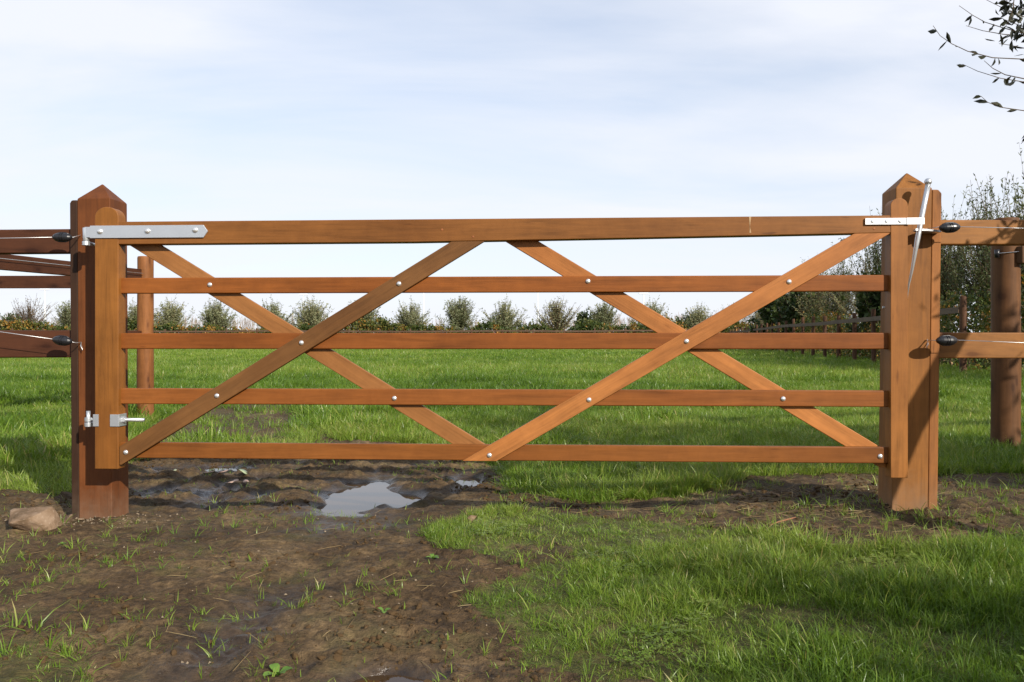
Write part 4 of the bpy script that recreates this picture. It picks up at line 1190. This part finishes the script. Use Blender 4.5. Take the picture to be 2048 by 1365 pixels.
# lamp posts
M_LAMP = plain('painted_lamp_post', (0.72, 0.74, 0.76), 0.4, 0.4, 0.05)
lamp0 = None
for px, py, Y, lab in ((90, 580, 96, 'white lamp post beside the pinkish bare tree'), (847, 585, 96, 'white lamp post between two willows, next to a low dark tree'),
                       (1076, 584, 96, 'white lamp post rising beside the brownish pollard'), (1287, 588, 96, 'white lamp post behind willow near the dark bushy tree'), (607, 590, 100, 'white lamp post behind willow crown, alone in its gap')):
    X = (px - 1024) / F * Y; z0 = hz(X, Y); h = (682.5 - py) / F * Y - z0
    root = empty('lamp_post', (X, Y, z0), 0, lab, 'lamp post', 'lamp posts along the far road')
    MB().tube([(0, 0, -0.1), (0, 0, h * 0.6), (0, 0, h)], [0.11, 0.085, 0.06], 8).build('pole', M_LAMP, root, True)
    MB().box(-0.55, 0.55, -0.14, 0.14, h - 0.02, h + 0.11).build('lamp_head', M_LAMP, root, bevel=0.03)

# ------------------------------------------------------------------ the willow standing beside the right fence, its twigs hanging into view
M_NLEAF = leafmat('silhouette_willow_leaves', [(0, (0.014, 0.016, 0.010)), (0.6, (0.030, 0.033, 0.018)), (1, (0.07, 0.06, 0.025))], 0.08, 0.45)  # near black leaf colour puts in the backlit silhouette look
nw = empty('overhanging_willow', (2.72, 2.22, -0.90), 0, 'leaning willow beside the light brown fence with thin twigs and leaves coloured dark as silhouettes overhead', 'tree')
O = np.array(nw.location)
def L3(p): return np.array(p) - O
tr = np.array([(2.72, 2.22, -1.0), (2.98, 2.44, -0.1), (3.18, 2.57, 0.55), (3.42, 2.62, 1.02), (3.75, 2.85, 1.6), (4.05, 3.1, 2.2), (4.25, 3.3, 2.9)])
MB().tube(tr - O, [0.075, 0.066, 0.062, 0.058, 0.05, 0.042, 0.025], 12).build('trunk', M_BARK, nw, True)
lb = MB(); LP = []; LD = []; LT = []
r = np.random.default_rng(12)
limbs = [[(3.75, 2.85, 1.6), (3.62, 3.3, 1.75), (3.35, 3.75, 1.62), (3.05, 3.95, 1.45)], [(3.6, 2.75, 1.3), (3.4, 3.3, 1.2), (3.1, 3.7, 1.1), (2.95, 3.9, 1.12)],
         [(4.0, 3.05, 2.1), (3.7, 3.6, 2.3), (3.2, 3.9, 2.1), (2.9, 4.0, 1.75)], [(4.05, 3.1, 2.2), (4.6, 3.5, 2.7), (5.1, 4.0, 3.0)], [(3.75, 2.85, 1.6), (4.4, 2.7, 2.0), (5.0, 2.9, 2.3)], [(4.25, 3.3, 2.9), (4.2, 3.8, 3.5), (4.4, 4.1, 4.0)]]
for l in limbs: lb.tube(np.array(l) - O, np.linspace(0.028, 0.012, len(l)), 7)
YT = 4.0
twigs = [[(1866, 52), (1880, 72), (1903, 88), (1935, 103), (1985, 116), (2048, 119), (2130, 112), (2250, 90)], [(1925, 129), (1955, 143), (2000, 157), (2050, 165), (2130, 166), (2240, 150)],
         [(1968, 122), (1985, 137), (2010, 150), (2048, 158), (2130, 160)], [(1962, 193), (1975, 205), (2000, 215), (2048, 222), (2130, 222), (2230, 205)],
         [(1918, 12), (1945, 31), (1970, 45), (2005, 56), (2048, 68), (2140, 85), (2240, 90)], [(1932, 52), (1965, 62), (2005, 69), (2048, 73), (2140, 88)],
         [(1972, 0), (2000, 14), (2030, 26), (2060, 40), (2140, 60), (2240, 70)], [(1998, 88), (2020, 91), (2048, 97), (2140, 108), (2240, 112)],
         [(1985, -18), (2010, 2), (2040, 16), (2080, 30), (2150, 50)], [(2010, 40), (2030, 48), (2060, 58), (2140, 84)], [(2042, 288), (2060, 270), (2110, 255), (2230, 235)],
         [(2000, -40), (2030, -10), (2070, 10), (2160, 40)], [(2005, 62), (2020, 40), (2026, 15), (2030, -20), (2060, -60)]]
for ti, t in enumerate(twigs):
    Y = YT + r.uniform(-0.14, 0.14)
    path = np.array([W(a, b2, Y + 0.0004 * (a - 1900) * r.uniform(-1, 1)) for a, b2 in t])
    nn = len(path)
    lb.tube(path - O, np.linspace(0.0011, 0.0032, nn), 5, False)
    seg = np.linalg.norm(np.diff(path, axis=0), axis=1); tot = seg.sum()
    m = int(tot / 0.040)
    cs = np.concatenate([[0], np.cumsum(seg)])
    for q in np.linspace(0.02, tot * 0.97, m) + r.uniform(-0.02, 0.02, m):
        j = min(np.searchsorted(cs, max(q, 1e-4)) - 1, nn - 2); f_ = (q - cs[j]) / seg[j]
        p = path[j] + (path[j + 1] - path[j]) * f_
        td = norm(path[j] - path[j + 1])
        if r.uniform() < 0.32: continue
        dd = td * 0.7 + r.normal(0, 0.55, 3) + np.array([0, 0, -0.35])
        LP.append(p); LD.append(dd); LT.append(r.uniform(0, 0.7))
# tight cluster at the corner
for i in range(85):
    a, b2 = r.normal(2032, 24), r.normal(32, 30)
    LP.append(W(a, b2, YT + r.uniform(-.15, .15))); LD.append(r.normal(0, 1, 3) + np.array([-0.4, 0, -0.5])); LT.append(r.uniform(0, 0.6))
# the crown out of view, which shades the pasture behind
for i in range(230):
    l = limbs[r.integers(0, len(limbs))]; p = np.array(l[r.integers(1, len(l))]) + r.normal(0, 0.1, 3)
    dd = norm(r.normal(0, 1, 3) + np.array([0.5, 0, 0.2])); ll = r.uniform(0.5, 1.1)
    e = p + dd * ll
    if e[0] / e[1] < 0.70 or p[0] / p[1] < 0.66: continue
    lb.tube(np.array([p, p + dd * ll * 0.5 + np.array([0, 0, 0.03]), e]) - O, [0.008, 0.005, 0.002], 4, False)
    for j in range(34):
        q = p + dd * ll * r.uniform(0.1, 1) + r.normal(0, 0.03, 3)
        LP.append(q); LD.append(dd * 0.6 + r.normal(0, 0.7, 3)); LT.append(r.uniform(0, 1))
lb.build('limbs', M_TWIG, nw, True)
def curled_leaves(P, D, L, Wd, tint):
    """lance shaped leaves folded on the midrib and bent, two bent quads a side"""
    n = len(P); D = norm(D); S = norm(np.cross(D, norm(rng.normal(size=(n, 3))))); N = np.cross(S, D)
    L = L[:, None]; Wd = Wd[:, None]; bend = rng.uniform(-0.25, 0.35, n)[:, None] * L; fold = rng.uniform(0.1, 0.45, n)[:, None] * Wd
    def at_(u, s): return P + D * L * u + N * (bend * u * u + (fold if s else 0) * abs(s)) + S * Wd * 0.5 * s
    rows = []
    prof = [(0.0, 0.05), (0.3, 0.8), (0.6, 1.0), (1.0, 0.03)]
    for (u0, w0), (u1, w1) in zip(prof[:-1], prof[1:]):
        for s in (-1, 1):
            rows.append(np.stack([at_(u0, 0), at_(u0, s * w0), at_(u1, s * w1), at_(u1, 0)], 1))
    V = np.concatenate(rows, 1).reshape(-1, 3)
    return V, np.repeat(tint, 24)
LP = np.array(LP) - O; LD = np.array(LD); LT = np.array(LT); n = len(LP)
V3, t3 = curled_leaves(LP, LD, r.uniform(0.036, 0.066, n), r.uniform(0.014, 0.023, n), LT)
link('crown', quads_mesh('crown', V3, n * 6, t3, M_NLEAF), nw)
# a second bush out of view, behind and to the right, shading the near right corner
ms = make_tree(91, 0.3, 0.05, 46, 1.15, 0.85, 2300, 0.075, 0.024, M_WILLOW, 0.2, 5, 0.008, tint=(0.0, 0.5))
place_tree('willow_bush', ms, (3.50, -0.22, hz(3.50, -0.22)), 0.4, 1.6, 'low bushy willow standing on the lane edge near the leaning willow')

ms = make_tree(92, 1.2, 0.10, 80, 2.1, 0.75, 15000, 0.11, 0.040, M_WILLOW, 0.2, 5, 0.012, tint=(0.0, 0.5))
place_tree('willow', ms, (5.7, 2.5, hz(5.7, 2.5)), 1.4, 1.0, 'dense rounded willow standing behind the leaning willow, shading the pasture', 'willows beside the lane')

# ------------------------------------------------------------------ stones, leaves and litter
k = NT('field_stone'); v = k.n('ShaderNodeTexCoord').outputs['Object']
n_a = k.noise(v, 9, 5, 0.65); n_b = k.noise(v, 70, 4, 0.7)
colr = k.ramp(n_a, [(0.32, (0.075, 0.052, 0.030)), (0.48, (0.165, 0.110, 0.068)), (0.64, (0.24, 0.17, 0.115))])
colr = k.mix(k.ramp(n_b, [(0.62, g3(0)), (0.72, g3(0.6))]), colr, (0.40, 0.34, 0.28))
bmp = k.n('ShaderNodeBump', {'Strength': 0.6, 'Distance': 0.01, 'Height': k.math('ADD', n_a, k.math('MULTIPLY', n_b, 0.5))})
k.surf(k.n('ShaderNodeBsdfPrincipled', {'Base Color': colr, 'Roughness': 0.85, 'Specular IOR Level': 0.15, 'Normal': bmp.outputs[0]}).outputs[0]); M_STONE = k.m
def stone(loc, size, seed, label):
    import bmesh
    r = np.random.default_rng(seed)
    bm = bmesh.new()
    for q in norm(r.normal(size=(10, 3))) * r.uniform(0.85, 1.1, (10, 1)): bm.verts.new(q)
    bmesh.ops.convex_hull(bm, input=bm.verts[:])
    bmesh.ops.delete(bm, geom=[v_ for v_ in bm.verts if not v_.link_faces], context='VERTS')
    bmesh.ops.bevel(bm, geom=bm.edges[:], offset=0.05, segments=2, profile=0.6, affect='EDGES')
    bmesh.ops.triangulate(bm, faces=bm.faces[:])
    bmesh.ops.subdivide_edges(bm, edges=[e for e in bm.edges if e.calc_length() > 0.22], cuts=2, use_grid_fill=True)
    bmesh.ops.triangulate(bm, faces=bm.faces[:])
    for v_ in bm.verts:
        c = np.array(v_.co)
        k_ = 1 + 0.07 * float(fbm(np.array([c[0] * 2 + seed]), np.array([c[1] * 2 + c[2] * 2.7]), 0.5, 4, seed)[0])
        v_.co = c * k_ * np.array(size)
    me_ = bpy.data.meshes.new('stone'); bm.to_mesh(me_); bm.free()
    me_.polygons.foreach_set('use_smooth', np.ones(len(me_.polygons), bool))
    me_.materials.append(M_STONE)
    o = link('stone', me_); o.location = loc
    return tag(o, label, 'stone')
def ground_at(px, py, z=-0.92):
    for _ in range(6):
        X, Y = U(px, py, z); z = hz(X, Y)
    return X, Y, z
gx_, gy_, gz_ = ground_at(55, 1064)
o = stone((gx_, gy_ + 0.05, gz_ + 0.045), (0.158, 0.11, 0.094), 17, 'large angular pinkish stone lying in the mud beside the hinge post'); o.rotation_euler = (0.1, 0.18, 0.4)
gx_, gy_, gz_ = ground_at(133, 1046)
o = stone((gx_, gy_ + 0.02, gz_ + 0.015), (0.050, 0.045, 0.034), 9, 'small grey stone between the large stone and the hinge post'); o.rotation_euler = (0, 0.1, 1.0)
for i, (px, py, s, lab) in enumerate(((215, 1040, 0.016, 'ochre pebble at the foot of the hinge post'), (163, 1040, 0.02, 'brown lump of stone against the foot of the hinge post'), (945, 1040, 0.03, 'dark clod like stone in the front edge of the grass'), (1455, 878, 0.05, 'pale flat stone in the grass behind the gate'), (545, 822, 0.035, 'grey stone in the muddy track behind the gate'))):
    gx_, gy_, gz_ = ground_at(px, py)
    stone((gx_, gy_, gz_ + s * 0.3), (s, s * 0.8, s * 0.6), 20 + i, lab)
# grit at the posts' feet
mb = MB(); r = np.random.default_rng(5)
for (cx0, cy0, n_, sp) in ((-2.12, 4.27, 190, 0.17), (-2.5, 4.3, 70, 0.16), (2.15, 4.15, 90, 0.2), (-1.0, 3.6, 60, 0.7), (-0.5, 2.8, 60, 0.6)):
    X = r.normal(cx0, sp, n_); Y = r.normal(cy0, sp * 0.6, n_); Z = height(X, Y)
    for a, b2, c in zip(X, Y, Z):
        s = r.uniform(0.002, 0.0065); q = r.normal(size=(6, 3)) * 0.25 + np.array([(1, 0, 0), (-1, 0, 0), (0, 1, 0), (0, -1, 0), (0, 0, .7), (0, 0, -.7)])
        mb.add(q * s + np.array([a, b2, c + s * 0.3]), [(0, 2, 4), (2, 1, 4), (1, 3, 4), (3, 0, 4), (2, 0, 5), (1, 2, 5), (3, 1, 5), (0, 3, 5)])
tag(mb.build('grit', plain('grit', (0.20, 0.155, 0.105), 0.85, 0.2, 0.6, 60)), 'scattered grit and small stones at the feet of the posts', 'gravel', kind='stuff')
# straw and broken stems
mb = MB()
x, y = view_area(2.0, 5.2, 26); c = cover(x, y)
keep = (rng.uniform(size=len(x)) < 0.30 + 0.45 * (x > 0.9) * (y > 3.3)) & (c < 0.9); x, y = x[keep], y[keep]; xa_ = rng.normal(1.35, 0.45, 420); ya_ = rng.normal(4.35, 0.33, 420); kk = cover(xa_, ya_) < 0.5
x = np.concatenate([x, xa_[kk]]); y = np.concatenate([y, ya_[kk]]); z = height(x, y)
for a, b2, c in zip(x, y, z):
    th = rng.uniform(0, 6.28); l = rng.uniform(0.015, 0.065); d_ = np.array([math.cos(th), math.sin(th), rng.uniform(-0.05, 0.3)]) * l
    p = np.array([a, b2, c + 0.006])
    mb.tube([p - d_, p + np.array([0, 0, 0.001]), p + d_], [0.0010, 0.0013, 0.0007], 4, False, rng.uniform(0, 1))
tag(mb.build('straw', M_STRAW, None, True), 'dry straw and broken stems scattered over the mud', 'straw', kind='stuff')
# fallen leaves on the wet mud
M_FALL = leafmat('fallen_leaves', [(0, (0.52, 0.36, 0.27)), (0.5, (0.36, 0.24, 0.19)), (1, (0.34, 0.40, 0.24))], 0.15, 0.5)
for px, py, s, t_, tilt, lab in ((464, 965, 0.060, 0.0, 0.12, 'pale pink fallen leaf in the wet mud'), (487, 957, 0.056, 1.0, 0.6, 'pale green fallen leaf propped up in the mud'), (446, 956, 0.045, 0.5, 0.3, 'brownish pink fallen leaf beside the paler ones'),
                                 (418, 950, 0.042, 0.1, 0.25, 'small pink fallen leaf at the edge of the wet film'), (492, 969, 0.035, 0.3, 0.05, 'flat pinkish fallen leaf beyond the pale green one'), (348, 945, 0.03, 0.9, 0.3, 'grey green fallen leaf near the hinge post')):
    gx_, gy_, gz_ = ground_at(px, py)
    mb = MB(); n_ = 12
    top = [(s * math.cos(a) * (1 - 0.12 * math.cos(2 * a)), s * 0.55 * math.sin(a), 0.004 * math.cos(2 * a)) for a in np.linspace(0, 2 * math.pi, n_, endpoint=False)]
    bot = [(x_, y_, z_ - 0.0012) for x_, y_, z_ in top]
    mb.add([(0, 0, 0.002)] + top + [(0, 0, 0.0008)] + bot, [(0, 1 + j, 1 + (j + 1) % n_) for j in range(n_)] + [(n_ + 1, n_ + 2 + (j + 1) % n_, n_ + 2 + j) for j in range(n_)] + [(1 + j, n_ + 2 + j, n_ + 2 + (j + 1) % n_, 1 + (j + 1) % n_) for j in range(n_)], t_)
    o = mb.build('fallen_leaf', M_FALL, None, True); o.location = (gx_, gy_, gz_ + 0.020 + s * 0.3 * tilt); o.rotation_euler = (tilt, 0.1, px * 0.7)
    tag(o, lab, 'leaf', 'fallen leaves in the mud')
# a broken stick
gx_, gy_, gz_ = ground_at(1565, 1052)
o = MB().tube([(-0.07, -0.02, 0.0), (-0.02, 0.0, 0.012), (0.07, 0.02, 0.03)], [0.003, 0.004, 0.0025], 6).build('stick', plain('reddish_stick', (0.24, 0.11, 0.06), 0.8, 0.2, 0.3), None, True)
o.location = (gx_, gy_, gz_ + 0.006); tag(o, 'broken reddish stick lying on bare earth near the latch post', 'stick')
# broad leaved seedlings
M_WEED = leafmat('weed_leaves', [(0, (0.07, 0.16, 0.025)), (1, (0.20, 0.34, 0.06))], 0.35, 0.4)
for px, py, s, nl, lab in ((556, 1352, 0.045, 4, 'light green broad leaved seedling in the near mud'), (866, 1118, 0.032, 5, 'small round leaved weed on the mud left of the lawn'), (768, 1225, 0.028, 3, 'thin pale seedling in the mud beside the lawn'), (125, 1090, 0.02, 4, 'tiny weed in the mud in front of the stones')):
    gx_, gy_, gz_ = ground_at(px, py)
    root = empty('weed', (gx_, gy_, gz_), 0.3, lab, 'weed')
    for j in range(nl):
        a = j * 6.283 / nl + 0.4; mb = MB(); rows = []
        prof = [(0, .05), (.25, .25), (.5, .45), (.75, .42), (.92, .2), (1, .03)]
        for u, w in prof:
            zz = s * (0.75 * u - 0.55 * u * u); rows += [(u * s, -w * s * 0.7, zz + w * s * .2), (u * s, 0, zz), (u * s, w * s * .7, zz + w * s * .2)]
        f = []
        for q in range(len(prof) - 1):
            for e in range(2): f.append((q * 3 + e, q * 3 + e + 3, q * 3 + e + 4, q * 3 + e + 1))
        mb.add(rows, f, 0.3 + 0.2 * (j % 3)); o = mb.build('leaf', M_WEED, root, True); o.rotation_euler = (0, -0.25 * (j % 2), a)
